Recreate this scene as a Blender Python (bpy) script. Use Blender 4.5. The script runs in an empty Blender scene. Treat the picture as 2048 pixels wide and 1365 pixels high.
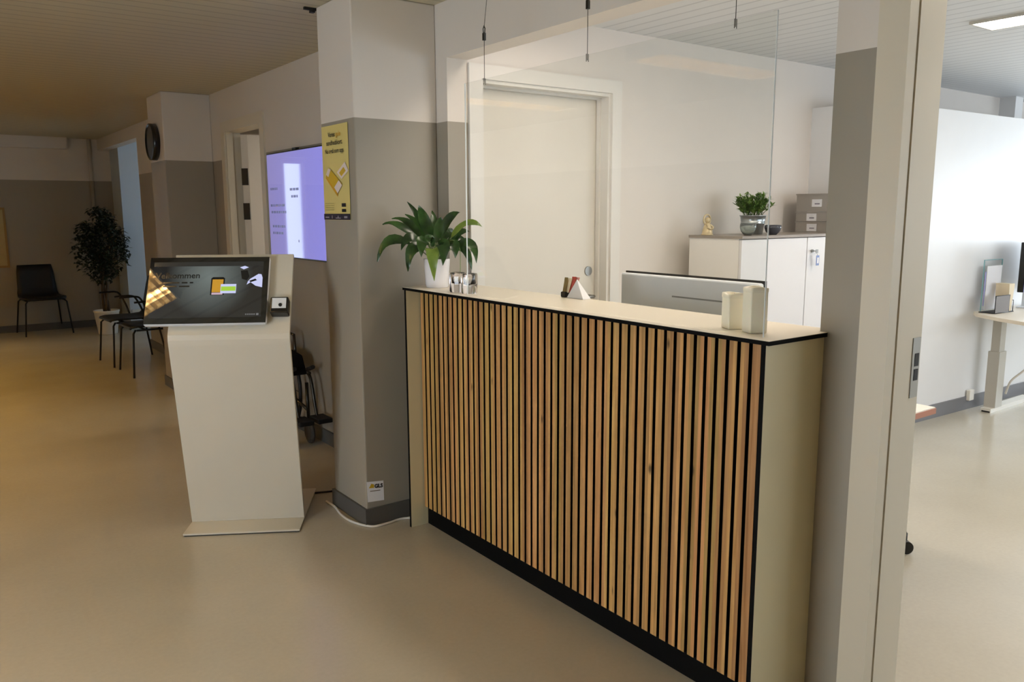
import bpy, math, random
from mathutils import Vector, Matrix

scene = bpy.context.scene
C = scene.collection
PI = math.pi
random.seed(7)

# ------------------------------------------------------------------ camera
YAW, PITCH, ROLL = math.radians(36.3147), math.radians(9.0827), math.radians(-0.222)
F_ = Vector((math.sin(YAW) * math.cos(PITCH), math.cos(YAW) * math.cos(PITCH), -math.sin(PITCH)))
R0 = Vector((math.cos(YAW), -math.sin(YAW), 0)); U0 = R0.cross(F_)
R_ = R0 * math.cos(ROLL) + U0 * math.sin(ROLL)
U_ = -R0 * math.sin(ROLL) + U0 * math.cos(ROLL)
cam_d = bpy.data.cameras.new('camera'); cam = bpy.data.objects.new('camera', cam_d); C.objects.link(cam)
m = Matrix.Identity(4)
for i in range(3):
    m[i][0], m[i][1], m[i][2] = R_[i], U_[i], -F_[i]
m[2][3] = 1.4842
cam.matrix_world = m
cam_d.sensor_width = 36.0; cam_d.lens = 1618.06 / 2048 * 36.0
cam_d.clip_start = 0.05; cam_d.clip_end = 100
scene.camera = cam

# ------------------------------------------------------------------ world and exposure
w = bpy.data.worlds.new('world'); scene.world = w; w.use_nodes = True
bg = w.node_tree.nodes['Background']
bg.inputs[0].default_value = (0.72, 0.84, 1.0, 1); bg.inputs[1].default_value = 4.0
vs = scene.view_settings
vs.view_transform = 'Standard'; vs.look = 'None'; vs.gamma = 1.0; vs.use_curve_mapping = False
vs.exposure = 0.21

def area(name, loc, rot, sx, sy, power, col):
    d = bpy.data.lights.new(name, 'AREA'); d.shape = 'RECTANGLE'; d.size = sx; d.size_y = sy
    d.energy = power; d.color = col
    o = bpy.data.objects.new(name, d); C.objects.link(o); o.location = loc; o.rotation_euler = rot
    return o
# daylight through the windows (each lamp fills an opening; the south ones are added)
DAY = (0.80, 0.90, 1.0)
area('window_daylight', (9.55, 1.75, 1.40), (0, math.radians(90), 0), 1.05, 1.6, 86, DAY)       # office, east window
area('window_daylight', (6.0, -2.96, 1.40), (math.radians(90), 0, 0), 4.6, 1.05, 42, (0.9, 0.95, 1.0))   # office fill, through added unseen south windows
area('window_daylight', (-1.97, 1.95, 0.85), (0, math.radians(-90), 0), 1.4, 1.2, 37, (0.90, 0.95, 1.0))  # corridor window
area('window_daylight', (4.96, 9.9, 1.45), (0, math.radians(90), 0), 1.2, 1.5, 5.5, (0.62, 0.82, 1.0))   # far recess window

# ------------------------------------------------------------------ materials
def new_mat(name):
    mt = bpy.data.materials.new(name); mt.use_nodes = True
    nt = mt.node_tree
    return mt, nt, nt.nodes['Principled BSDF']
def lin(c):
    return tuple(((x / 255) / 12.92 if x / 255 <= 0.04045 else ((x / 255 + 0.055) / 1.055) ** 2.4) for x in c) + (1,)
def nd(nt, typ, **kw):
    n = nt.nodes.new(typ)
    for k, v in kw.items(): setattr(n, k, v)
    return n
def mat(name, col, rough=0.5, metal=0.0, spec=0.5, noise=0.0, nscale=8.0, bump=0.0, bscale=200.0, trans=0.0, coat=0.0, sss=0.0):
    mt, nt, b = new_mat(name)
    c = lin(col)
    b.inputs['Base Color'].default_value = c
    b.inputs['Roughness'].default_value = rough
    b.inputs['Metallic'].default_value = metal
    b.inputs['Specular IOR Level'].default_value = spec
    if trans: b.inputs['Transmission Weight'].default_value = trans
    if coat: b.inputs['Coat Weight'].default_value = coat; b.inputs['Coat Roughness'].default_value = 0.1
    if sss:
        b.inputs['Subsurface Weight'].default_value = sss
        b.inputs['Subsurface Radius'].default_value = (0.05, 0.04, 0.02)
    tc = nd(nt, 'ShaderNodeTexCoord')
    nz = nd(nt, 'ShaderNodeTexNoise'); nz.inputs['Scale'].default_value = nscale; nz.inputs['Detail'].default_value = 4
    nt.links.new(tc.outputs['Object'], nz.inputs['Vector'])
    rp = nd(nt, 'ShaderNodeMapRange')
    rp.inputs['To Min'].default_value = 1 - (noise or 0.02); rp.inputs['To Max'].default_value = 1 + (noise or 0.02)
    nt.links.new(nz.outputs['Fac'], rp.inputs['Value'])
    mx = nd(nt, 'ShaderNodeMix', data_type='RGBA', blend_type='MULTIPLY')
    mx.inputs['Factor'].default_value = 1
    mx.inputs['A'].default_value = c
    nt.links.new(rp.outputs['Result'], mx.inputs['B'])
    nt.links.new(mx.outputs['Result'], b.inputs['Base Color'])
    if bump:
        nb = nd(nt, 'ShaderNodeTexNoise'); nb.inputs['Scale'].default_value = bscale
        nt.links.new(tc.outputs['Object'], nb.inputs['Vector'])
        bp = nd(nt, 'ShaderNodeBump'); bp.inputs['Strength'].default_value = bump; bp.inputs['Distance'].default_value = 0.002
        nt.links.new(nb.outputs['Fac'], bp.inputs['Height']); nt.links.new(bp.outputs['Normal'], b.inputs['Normal'])
    return mt
def emit(name, col, strength, base=(20, 20, 20), rough=0.15):
    mt, nt, b = new_mat(name)
    b.inputs['Base Color'].default_value = lin(base); b.inputs['Roughness'].default_value = rough
    b.inputs['Emission Color'].default_value = lin(col); b.inputs['Emission Strength'].default_value = strength
    return mt
def wall_two_tone(name, top, low, zb):
    mt, nt, b = new_mat(name); b.inputs['Roughness'].default_value = 0.45; b.inputs['Specular IOR Level'].default_value = 0.35
    ge = nd(nt, 'ShaderNodeNewGeometry'); sp = nd(nt, 'ShaderNodeSeparateXYZ')
    nt.links.new(ge.outputs['Position'], sp.inputs[0])
    gt = nd(nt, 'ShaderNodeMath', operation='GREATER_THAN'); gt.inputs[1].default_value = zb
    nt.links.new(sp.outputs['Z'], gt.inputs[0])
    mx = nd(nt, 'ShaderNodeMix', data_type='RGBA'); mx.inputs['A'].default_value = lin(low); mx.inputs['B'].default_value = lin(top)
    nt.links.new(gt.outputs[0], mx.inputs['Factor'])
    nz = nd(nt, 'ShaderNodeTexNoise'); nz.inputs['Scale'].default_value = 160; nz.inputs['Detail'].default_value = 3
    nt.links.new(ge.outputs['Position'], nz.inputs['Vector'])
    bp = nd(nt, 'ShaderNodeBump'); bp.inputs['Strength'].default_value = 0.08; bp.inputs['Distance'].default_value = 0.002
    nt.links.new(nz.outputs['Fac'], bp.inputs['Height']); nt.links.new(bp.outputs['Normal'], b.inputs['Normal'])
    nt.links.new(mx.outputs['Result'], b.inputs['Base Color'])
    return mt
def slat_ceiling(name, axis, col, groove, pitch=0.1):
    mt, nt, b = new_mat(name); b.inputs['Roughness'].default_value = 0.5
    ge = nd(nt, 'ShaderNodeNewGeometry'); sp = nd(nt, 'ShaderNodeSeparateXYZ'); nt.links.new(ge.outputs['Position'], sp.inputs[0])
    md = nd(nt, 'ShaderNodeMath', operation='MULTIPLY'); md.inputs[1].default_value = 1 / pitch
    nt.links.new(sp.outputs[axis], md.inputs[0])
    fr = nd(nt, 'ShaderNodeMath', operation='FRACT'); nt.links.new(md.outputs[0], fr.inputs[0])
    lt = nd(nt, 'ShaderNodeMath', operation='LESS_THAN'); lt.inputs[1].default_value = 0.16
    nt.links.new(fr.outputs[0], lt.inputs[0])
    mx = nd(nt, 'ShaderNodeMix', data_type='RGBA'); mx.inputs['A'].default_value = lin(col); mx.inputs['B'].default_value = lin(groove)
    nt.links.new(lt.outputs[0], mx.inputs['Factor']); nt.links.new(mx.outputs['Result'], b.inputs['Base Color'])
    bp = nd(nt, 'ShaderNodeBump', invert=True); bp.inputs['Strength'].default_value = 0.4; bp.inputs['Distance'].default_value = 0.01
    nt.links.new(lt.outputs[0], bp.inputs['Height']); nt.links.new(bp.outputs['Normal'], b.inputs['Normal'])
    return mt
def lino(name):
    mt, nt, b = new_mat(name)
    ge = nd(nt, 'ShaderNodeNewGeometry')
    n1 = nd(nt, 'ShaderNodeTexNoise'); n1.inputs['Scale'].default_value = 1.1; n1.inputs['Detail'].default_value = 5
    n2 = nd(nt, 'ShaderNodeTexNoise'); n2.inputs['Scale'].default_value = 60; n2.inputs['Detail'].default_value = 4
    for n in (n1, n2): nt.links.new(ge.outputs['Position'], n.inputs['Vector'])
    cr = nd(nt, 'ShaderNodeValToRGB')
    cr.color_ramp.elements[0].position = 0.3; cr.color_ramp.elements[0].color = lin((178, 171, 154))
    cr.color_ramp.elements[1].position = 0.7; cr.color_ramp.elements[1].color = lin((190, 183, 166))
    nt.links.new(n1.outputs['Fac'], cr.inputs['Fac'])
    mr = nd(nt, 'ShaderNodeMapRange'); mr.inputs['To Min'].default_value = 0.93; mr.inputs['To Max'].default_value = 1.05
    nt.links.new(n2.outputs['Fac'], mr.inputs['Value'])
    mx = nd(nt, 'ShaderNodeMix', data_type='RGBA', blend_type='MULTIPLY'); mx.inputs['Factor'].default_value = 1
    nt.links.new(cr.outputs['Color'], mx.inputs['A']); nt.links.new(mr.outputs['Result'], mx.inputs['B'])
    nt.links.new(mx.outputs['Result'], b.inputs['Base Color'])
    b.inputs['Roughness'].default_value = 0.30; b.inputs['Specular IOR Level'].default_value = 0.45
    r2 = nd(nt, 'ShaderNodeMapRange'); r2.inputs['To Min'].default_value = 0.17; r2.inputs['To Max'].default_value = 0.29
    nt.links.new(n1.outputs['Fac'], r2.inputs['Value']); nt.links.new(r2.outputs['Result'], b.inputs['Roughness'])
    return mt
def oak(name):
    mt, nt, b = new_mat(name)
    tc = nd(nt, 'ShaderNodeTexCoord'); sp = nd(nt, 'ShaderNodeSeparateXYZ'); nt.links.new(tc.outputs['Object'], sp.inputs[0])
    dv = nd(nt, 'ShaderNodeMath', operation='MULTIPLY'); dv.inputs[1].default_value = 25.0
    nt.links.new(sp.outputs['Y'], dv.inputs[0])
    ad = nd(nt, 'ShaderNodeMath', operation='ADD'); ad.inputs[1].default_value = 0.5625; nt.links.new(dv.outputs[0], ad.inputs[0])
    fl = nd(nt, 'ShaderNodeMath', operation='FLOOR'); nt.links.new(ad.outputs[0], fl.inputs[0])
    wn = nd(nt, 'ShaderNodeTexWhiteNoise', noise_dimensions='1D'); nt.links.new(fl.outputs[0], wn.inputs['W'])
    # grain: noise stretched along the slat, shifted per slat
    mz = nd(nt, 'ShaderNodeMath', operation='MULTIPLY_ADD'); mz.inputs[1].default_value = 9.0
    nt.links.new(wn.outputs['Value'], mz.inputs[0]); nt.links.new(sp.outputs['Z'], mz.inputs[2])
    cb = nd(nt, 'ShaderNodeCombineXYZ'); nt.links.new(sp.outputs['X'], cb.inputs['X']); nt.links.new(sp.outputs['Y'], cb.inputs['Y']); nt.links.new(mz.outputs[0], cb.inputs['Z'])
    mp = nd(nt, 'ShaderNodeMapping'); mp.inputs['Scale'].default_value = (90, 90, 3.2); nt.links.new(cb.outputs[0], mp.inputs['Vector'])
    g = nd(nt, 'ShaderNodeTexNoise'); g.inputs['Scale'].default_value = 1.0; g.inputs['Detail'].default_value = 6; g.inputs['Distortion'].default_value = 0.6
    nt.links.new(mp.outputs[0], g.inputs['Vector'])
    cr = nd(nt, 'ShaderNodeValToRGB')
    cr.color_ramp.elements[0].position = 0.25; cr.color_ramp.elements[0].color = lin((166, 122, 66))
    cr.color_ramp.elements[1].position = 0.75; cr.color_ramp.elements[1].color = lin((220, 176, 110))
    nt.links.new(g.outputs['Fac'], cr.inputs['Fac'])
    hs = nd(nt, 'ShaderNodeHueSaturation')
    mr = nd(nt, 'ShaderNodeMapRange'); mr.inputs['To Min'].default_value = 0.72; mr.inputs['To Max'].default_value = 1.14
    nt.links.new(wn.outputs['Value'], mr.inputs['Value']); nt.links.new(mr.outputs['Result'], hs.inputs['Value'])
    ms = nd(nt, 'ShaderNodeMapRange'); ms.inputs['To Min'].default_value = 0.485; ms.inputs['To Max'].default_value = 0.508
    w2 = nd(nt, 'ShaderNodeTexWhiteNoise', noise_dimensions='1D')
    a2 = nd(nt, 'ShaderNodeMath', operation='ADD'); a2.inputs[1].default_value = 37.3
    nt.links.new(fl.outputs[0], a2.inputs[0]); nt.links.new(a2.outputs[0], w2.inputs['W'])
    nt.links.new(w2.outputs['Value'], ms.inputs['Value']); nt.links.new(ms.outputs['Result'], hs.inputs['Hue'])
    nt.links.new(cr.outputs['Color'], hs.inputs['Color'])
    # knots: sparse dark spots
    mk = nd(nt, 'ShaderNodeMapping'); mk.inputs['Scale'].default_value = (12, 12, 5.5); nt.links.new(cb.outputs[0], mk.inputs['Vector'])
    vo = nd(nt, 'ShaderNodeTexVoronoi'); vo.inputs['Scale'].default_value = 0.8; nt.links.new(mk.outputs[0], vo.inputs['Vector'])
    kr = nd(nt, 'ShaderNodeMapRange'); kr.inputs['From Min'].default_value = 0.035; kr.inputs['From Max'].default_value = 0.10
    kr.inputs['To Min'].default_value = 0.25; kr.inputs['To Max'].default_value = 1.0
    nt.links.new(vo.outputs['Distance'], kr.inputs['Value'])
    mx = nd(nt, 'ShaderNodeMix', data_type='RGBA', blend_type='MULTIPLY'); mx.inputs['Factor'].default_value = 1
    nt.links.new(hs.outputs['Color'], mx.inputs['A']); nt.links.new(kr.outputs['Result'], mx.inputs['B'])
    nt.links.new(mx.outputs['Result'], b.inputs['Base Color'])
    b.inputs['Roughness'].default_value = 0.55; b.inputs['Specular IOR Level'].default_value = 0.3
    return mt
def clear_sheet(name, tint=(0.975, 0.985, 0.98), ior=1.45):
    mt = bpy.data.materials.new(name); mt.use_nodes = True; nt = mt.node_tree
    nt.nodes.remove(nt.nodes['Principled BSDF']); out = nt.nodes['Material Output']
    tr = nd(nt, 'ShaderNodeBsdfTransparent'); tr.inputs[0].default_value = tint + (1,)
    gl = nd(nt, 'ShaderNodeBsdfGlossy'); gl.inputs['Roughness'].default_value = 0.0
    lw = nd(nt, 'ShaderNodeLayerWeight'); lw.inputs['Blend'].default_value = 0.5
    p5 = nd(nt, 'ShaderNodeMath', operation='POWER'); p5.inputs[1].default_value = 5.0; nt.links.new(lw.outputs['Facing'], p5.inputs[0])
    fr = nd(nt, 'ShaderNodeMath', operation='MULTIPLY_ADD'); fr.inputs[1].default_value = 0.96; fr.inputs[2].default_value = 0.04
    nt.links.new(p5.outputs[0], fr.inputs[0])
    mx = nd(nt, 'ShaderNodeMixShader'); nt.links.new(fr.outputs[0], mx.inputs[0])
    nt.links.new(tr.outputs[0], mx.inputs[1]); nt.links.new(gl.outputs[0], mx.inputs[2]); nt.links.new(mx.outputs[0], out.inputs[0])
    return mt
def leafmat(name, c1, c2, rough=0.35):
    mt, nt, b = new_mat(name)
    tc = nd(nt, 'ShaderNodeTexCoord'); n = nd(nt, 'ShaderNodeTexNoise'); n.inputs['Scale'].default_value = 14; n.inputs['Detail'].default_value = 3
    nt.links.new(tc.outputs['Object'], n.inputs['Vector'])
    cr = nd(nt, 'ShaderNodeValToRGB'); cr.color_ramp.elements[0].position = 0.35; cr.color_ramp.elements[0].color = lin(c1)
    cr.color_ramp.elements[1].position = 0.68; cr.color_ramp.elements[1].color = lin(c2)
    nt.links.new(n.outputs['Fac'], cr.inputs['Fac']); nt.links.new(cr.outputs['Color'], b.inputs['Base Color'])
    b.inputs['Roughness'].default_value = rough
    return mt

CORR = wall_two_tone('corridor_wall_paint', (214, 207, 198), (152, 145, 132), 1.90)
OFFW = mat('office_wall_paint', (222, 215, 207), 0.5, spec=0.3, bump=0.08, bscale=160)
PANEL = mat('panel_wall_paint', (226, 225, 224), 0.45, spec=0.3)
BLUEW = mat('recess_wall_paint', (205, 215, 225), 0.5, spec=0.3)
CEILC = slat_ceiling('corridor_slat_ceiling', 'Y', (188, 180, 155), (166, 158, 135))
CEILO = slat_ceiling('office_slat_ceiling', 'X', (214, 215, 215), (192, 193, 194))
LINO = lino('linoleum')
SKIRT = mat('dark_skirting', (84, 82, 78), 0.5)
SKIRTG = mat('grey_skirting', (118, 118, 122), 0.45)
WHITE = mat('white_lacquer', (226, 222, 212), 0.35, spec=0.5)
CASING = mat('white_door_paint', (211, 203, 184), 0.35)
DOORP = mat('pale_door_paint', (221, 215, 204), 0.4)
LAM = mat('white_laminate', (226, 216, 198), 0.3, spec=0.4)
GABLE = mat('putty_laminate', (214, 202, 164), 0.4)
BLACK = mat('black_laminate', (8, 8, 8), 0.7, spec=0.1)
FELT = mat('black_felt', (8, 8, 9), 0.95, spec=0.1)
OAK = oak('oak_veneer')
KIOSK = mat('kiosk_white_powdercoat', (205, 199, 183), 0.42)
BLKP = mat('black_plastic', (13, 13, 14), 0.25)
BLKM = mat('black_matt', (16, 16, 17), 0.6)
SILV = mat('silver_plastic', (226, 229, 233), 0.4)
STEEL = mat('brushed_steel', (165, 165, 162), 0.3, metal=1.0)
DSTEEL = mat('dark_steel', (70, 68, 64), 0.35, metal=1.0)
ZINC = mat('zinc', (176, 182, 184), 0.28, metal=0.9, noise=0.08, nscale=20)
CERAM = mat('white_ceramic', (232, 232, 236), 0.18, coat=0.5)
SOIL = mat('potting_soil', (46, 34, 24), 0.9, noise=0.3, nscale=60)
LILY = leafmat('peace_lily_leaf', (26, 48, 22), (54, 86, 38), 0.25)
LILYL = leafmat('peace_lily_young_leaf', (86, 112, 40), (128, 148, 62), 0.35)
STEMG = mat('green_stem', (96, 120, 62), 0.5)
FICUS = leafmat('ficus_leaf', (26, 34, 20), (40, 52, 30), 0.4)
BARK = mat('ficus_bark', (78, 62, 40), 0.8, noise=0.2, nscale=30)
HERB = leafmat('grass_tuft_leaf', (66, 104, 36), (128, 160, 76), 0.5)
WAX = mat('ivory_wax', (242, 235, 216), 0.45, sss=0.3)
GLASS = clear_sheet('acrylic_sheet')
PANE = clear_sheet('window_glass', (0.96, 0.98, 0.98))
GLASSE = mat('sheet_edge', (240, 246, 248), 0.3, trans=0.15)
TGLASS = mat('clear_cast_glass', (248, 246, 250), 0.03, trans=1.0)
BOWLG = mat('bowl_clear_glass', (228, 236, 232), 0.05, trans=0.9)
SMOKE = mat('smoky_glass', (78, 80, 90), 0.08, trans=0.45)
GREYT = mat('grey_translucent_plastic', (190, 184, 176), 0.35, trans=0.35)
PAPER = mat('white_paper', (232, 232, 236), 0.7)
CREAM = mat('cream_paper', (222, 206, 176), 0.7)
PINK = mat('pink_paper', (212, 148, 138), 0.7)
RED = mat('red_paper', (178, 74, 62), 0.7)
BROWNP = mat('brown_paper', (122, 104, 60), 0.7)
YEL = mat('poster_yellow', (214, 198, 124), 0.55)
YEL2 = mat('poster_gold', (204, 168, 40), 0.55)
ORG = mat('poster_orange', (206, 150, 28), 0.55)
POSTW = mat('poster_white', (224, 210, 204), 0.5)
NAVY = mat('poster_navy', (34, 28, 48), 0.5)
INK = mat('black_ink', (28, 24, 28), 0.6)
INKF = mat('faint_ink', (150, 140, 86), 0.6)
GREYL = mat('pale_grey_ink', (150, 146, 158), 0.6)
CHAIRB = mat('black_chair_shell', (10, 10, 11), 0.5)
FABB = mat('black_fabric', (18, 17, 17), 0.95, spec=0.1)
GREYM = mat('warm_grey_metal', (190, 186, 176), 0.4)
CLOCKF = mat('clock_face', (196, 190, 172), 0.25)
FIGUR = mat('champagne_figurine', (206, 188, 150), 0.4, metal=0.3)
REDW = mat('red_wood_edge', (176, 120, 98), 0.5)
CABW = mat('cabinet_white', (224, 222, 222), 0.35)
CABS = mat('cabinet_side_white', (236, 232, 226), 0.4)
CABT = mat('cabinet_grey_top', (150, 140, 130), 0.35)
CABLEW = mat('white_cable', (214, 208, 198), 0.5)
TAGB = mat('blue_tag', (120, 138, 186), 0.4)
LAMPW = emit('warm_tube_light', (255, 213, 146), 54.0)
LAMPF = emit('warm_far_tube_light', (255, 200, 96), 230.0)
LAMPM = emit('warm_middle_tube_light', (255, 208, 128), 210.0)
LAMPB = emit('warm_rear_fill_light', (255, 214, 150), 215.0)  # glow of the added fill light behind the camera
REFL = mat('white_reflector', (225, 215, 195), 0.3)
LAMPO = emit('office_tube_light', (255, 240, 222), 21.0)
ALU = mat('louvre_aluminium', (205, 196, 180), 0.25, metal=0.8)

# ------------------------------------------------------------------ mesh helpers
class MB:
    def __init__(s): s.v = []; s.f = []; s.sm = []
    def add(s, vs, fs, smooth=False):
        o = len(s.v); s.v += [tuple(v) for v in vs]; s.f += [tuple(i + o for i in f) for f in fs]; s.sm += [smooth] * len(fs); return s
    def box(s, x0, x1, y0, y1, z0, z1):
        vs = [(x0, y0, z0), (x1, y0, z0), (x1, y1, z0), (x0, y1, z0), (x0, y0, z1), (x1, y0, z1), (x1, y1, z1), (x0, y1, z1)]
        return s.add(vs, [(0, 3, 2, 1), (4, 5, 6, 7), (0, 1, 5, 4), (1, 2, 6, 5), (2, 3, 7, 6), (3, 0, 4, 7)])
    def hexa(s, b, t):
        return s.add(list(b) + list(t), [(0, 3, 2, 1), (4, 5, 6, 7), (0, 1, 5, 4), (1, 2, 6, 5), (2, 3, 7, 6), (3, 0, 4, 7)])
    def prism(s, pts, z0, z1, smooth=False):
        n = len(pts)
        vs = [(p[0], p[1], z0) for p in pts] + [(p[0], p[1], z1) for p in pts]
        s.add(vs, [tuple(reversed(range(n))), tuple(range(n, 2 * n))])
        return s.add(vs, [(i, (i + 1) % n, n + (i + 1) % n, n + i) for i in range(n)], smooth)
    def extr(s, pts, d, smooth=False):   # 3D polygon extruded by the vector d
        n = len(pts); d = Vector(d)
        a = [Vector(p) for p in pts]; vs = a + [p + d for p in a]
        s.add(vs, [tuple(reversed(range(n))), tuple(range(n, 2 * n))])
        return s.add(vs, [(i, (i + 1) % n, n + (i + 1) % n, n + i) for i in range(n)], smooth)
    def tube(s, pts, r, n=8, cap=True):
        pts = [Vector(p) for p in pts]; rs = r if isinstance(r, (list, tuple)) else [r] * len(pts)
        vs = []; up = None
        for i, p in enumerate(pts):
            t = (pts[min(i + 1, len(pts) - 1)] - pts[max(i - 1, 0)]).normalized()
            if up is None:
                up = Vector((0, 0, 1)) if abs(t.z) < 0.9 else Vector((1, 0, 0))
            a = t.cross(up).normalized(); b = a.cross(t).normalized(); up = b
            for k in range(n):
                an = 2 * PI * k / n; vs.append(p + (a * math.cos(an) + b * math.sin(an)) * rs[i])
        fs = []
        for i in range(len(pts) - 1):
            for k in range(n):
                fs.append((i * n + k, i * n + (k + 1) % n, (i + 1) * n + (k + 1) % n, (i + 1) * n + k))
        s.add(vs, fs, True)
        if cap:
            o = len(s.v) - len(vs); L = (len(pts) - 1) * n
            s.f += [tuple(o + k for k in reversed(range(n))), tuple(o + L + k for k in range(n))]; s.sm += [False, False]
        return s
    def lathe(s, prof, cx=0, cy=0, n=32, cz=0):   # profile (r, z)
        vs = []
        for r, z in prof:
            for k in range(n):
                an = 2 * PI * k / n; vs.append((cx + r * math.cos(an), cy + r * math.sin(an), cz + z))
        fs = [(i * n + k, i * n + (k + 1) % n, (i + 1) * n + (k + 1) % n, (i + 1) * n + k) for i in range(len(prof) - 1) for k in range(n)]
        s.add(vs, fs, True)
        o = len(s.v) - len(vs)
        if prof[0][0] > 1e-6: s.f.append(tuple(o + k for k in reversed(range(n)))); s.sm.append(False)
        if prof[-1][0] > 1e-6: s.f.append(tuple(o + (len(prof) - 1) * n + k for k in range(n))); s.sm.append(False)
        return s
    def ball(s, c, r, n=16, sc=(1, 1, 1)):
        prof = [(math.sin(PI * i / 10), -math.cos(PI * i / 10)) for i in range(11)]
        vs = []
        for a, z in prof:
            for k in range(n):
                an = 2 * PI * k / n
                vs.append((c[0] + r * sc[0] * max(a, 1e-4) * math.cos(an), c[1] + r * sc[1] * max(a, 1e-4) * math.sin(an), c[2] + r * sc[2] * z))
        return s.add(vs, [(i * n + k, i * n + (k + 1) % n, (i + 1) * n + (k + 1) % n, (i + 1) * n + k) for i in range(10) for k in range(n)], True)
    def build(s, name, material, parent=None, bevel=0.0, seg=2, thick=0.0):
        me = bpy.data.meshes.new(name); me.from_pydata(s.v, [], s.f); me.update()
        me.polygons.foreach_set('use_smooth', s.sm)
        me.materials.append(material)
        o = bpy.data.objects.new(name, me); C.objects.link(o)
        if parent: o.parent = parent
        if thick:
            so = o.modifiers.new('solid', 'SOLIDIFY'); so.thickness = thick; so.offset = 0
        if bevel:
            bv = o.modifiers.new('bevel', 'BEVEL'); bv.width = bevel; bv.segments = seg; bv.limit_method = 'ANGLE'
        return o
def tag(o, label, cat, group=None, kind=None):
    o['label'] = label; o['category'] = cat
    if group: o['group'] = group
    if kind: o['kind'] = kind
    return o
def thing(name, label, cat, loc=(0, 0, 0), rz=0, group=None):
    o = bpy.data.objects.new(name, None); C.objects.link(o); o.location = loc; o.rotation_euler = (0, 0, rz)
    o.empty_display_size = 0.05
    return tag(o, label, cat, group)
def struct(o):
    o['kind'] = 'structure'; return o
def copy_tree(o, parent=None):
    c = o.copy(); C.objects.link(c)
    if parent: c.parent = parent
    for ch in list(o.children): copy_tree(ch, c)
    return c
def lettering(name, body, size, org, xd, yd, material, parent, align='LEFT', bold=0.0):
    cu = bpy.data.curves.new(name, 'FONT'); cu.body = body; cu.size = size; cu.align_x = align; cu.offset = bold
    cu.resolution_u = 3
    t = bpy.data.objects.new(name, cu); C.objects.link(t)
    dg = bpy.context.evaluated_depsgraph_get(); dg.update()
    me = bpy.data.meshes.new_from_object(t.evaluated_get(dg))
    bpy.data.objects.remove(t)
    xd = Vector(xd).normalized(); yd = Vector(yd).normalized(); org = Vector(org)
    for v in me.vertices: v.co = org + xd * v.co.x + yd * v.co.y
    me.materials.clear(); me.materials.append(material); me.name = name
    o = bpy.data.objects.new(name, me); C.objects.link(o)
    if parent: o.parent = parent
    return o
def smooth_path(pts, n=8):
    P = [Vector(p) for p in pts]; out = []
    for i in range(len(P) - 1):
        a = P[max(i - 1, 0)]; b = P[i]; c = P[i + 1]; d = P[min(i + 2, len(P) - 1)]
        for k in range(n):
            t = k / n
            out.append(0.5 * ((2 * b) + (-a + c) * t + (2 * a - 5 * b + 4 * c - d) * t * t + (-a + 3 * b - 3 * c + d) * t ** 3))
    out.append(P[-1]); return out

# ------------------------------------------------------------------ room shell
H = 2.43
XF0, XF1 = 2.05, 2.164            # front wall of the office, faces of the corridor side and office side
YJ = 3.287                        # office door wall
struct(MB().box(-2.1, 9.7, -3.1, 12.1, -0.1, 0.0).build('floor', LINO))
struct(MB().box(-2.1, 2.107, -3.1, 12.1, H, H + 0.1).build('ceiling', CEILC))
struct(MB().box(2.107, 9.7, -3.1, 12.1, H, H + 0.1).build('ceiling', CEILO))
wf = MB()
wf.box(XF0, XF1, YJ, 5.75, 0, H).box(XF0, XF1, 5.75, 6.58, 2.12, H).box(XF0, XF1, 6.58, 9.62, 0, H)
wf.box(XF0, XF1, 9.62, 11.88, 2.29, H)
wf.box(XF0, XF1, 1.312, YJ, 2.184, H).box(XF0, XF1, 1.12, 1.312, 0, H).box(XF0, XF1, 0.2, 1.12, 2.12, H).box(XF0, XF1, -3.0, 0.2, 0, H)
struct(wf.build('wall_front', CORR))
struct(MB().box(1.623, XF0, 3.383, 3.744, 0, H).build('wall_column', CORR, bevel=0.006))
struct(MB().box(1.675, XF0, 6.92, 7.39, 0, H).build('wall_column_far', CORR, bevel=0.006))
wb = MB().box(-2.1, -0.86, 11.88, 12.0, 0, H).box(-0.86, -0.50, 11.88, 12.0, 0, 0.35).box(-0.86, -0.50, 11.88, 12.0, 2.26, H).box(-0.50, 2.25, 11.88, 12.0, 0, H)
struct(wb.build('wall_back', CORR))
struct(MB().box(-2.0, 1.69, 11.74, 11.88, 2.29, H).build('trim_1', CORR))
struct(MB().tube([(1.945, 11.835, 0), (1.945, 11.835, H)], 0.022, 12).build('trim_2', CORR))
wr = MB().box(2.19, 5.0, 11.35, 11.88, 0, H)
struct(wr.build('wall_recess', BLUEW))
struct(MB().box(2.21, 5.0, 11.325, 11.35, 0.20, 0.245).build('trim_3', WHITE))
ws = MB().box(5.0, 5.1, 3.41, 9.1, 0, H).box(5.0, 5.1, 9.1, 10.7, 0, 0.8).box(5.0, 5.1, 9.1, 10.7, 2.1, H).box(5.0, 5.1, 10.7, 12.0, 0, H)
ws.box(XF1, 5.0, 8.4, 8.5, 0, H)
struct(ws.build('wall_side', OFFW))
wl = MB().box(-2.1, -2.0, -3.1, 1.3, 0, H).box(-2.1, -2.0, 1.3, 2.6, 0, 0.06).box(-2.1, -2.0, 1.3, 2.6, 1.65, H).box(-2.1, -2.0, 2.6, 12.0, 0, H)
struct(wl.build('wall_left', CORR))
struct(MB().box(-2.0, XF0, -3.1, -3.0, 0, H).build('wall_behind', CORR))
wo = MB().box(XF1, 2.235, YJ, 3.41, 0, H).box(2.235, 3.08, YJ, 3.41, 2.105, H).box(3.08, 9.6, YJ, 3.41, 0, H)
struct(wo.build('wall_office', OFFW))
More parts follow.
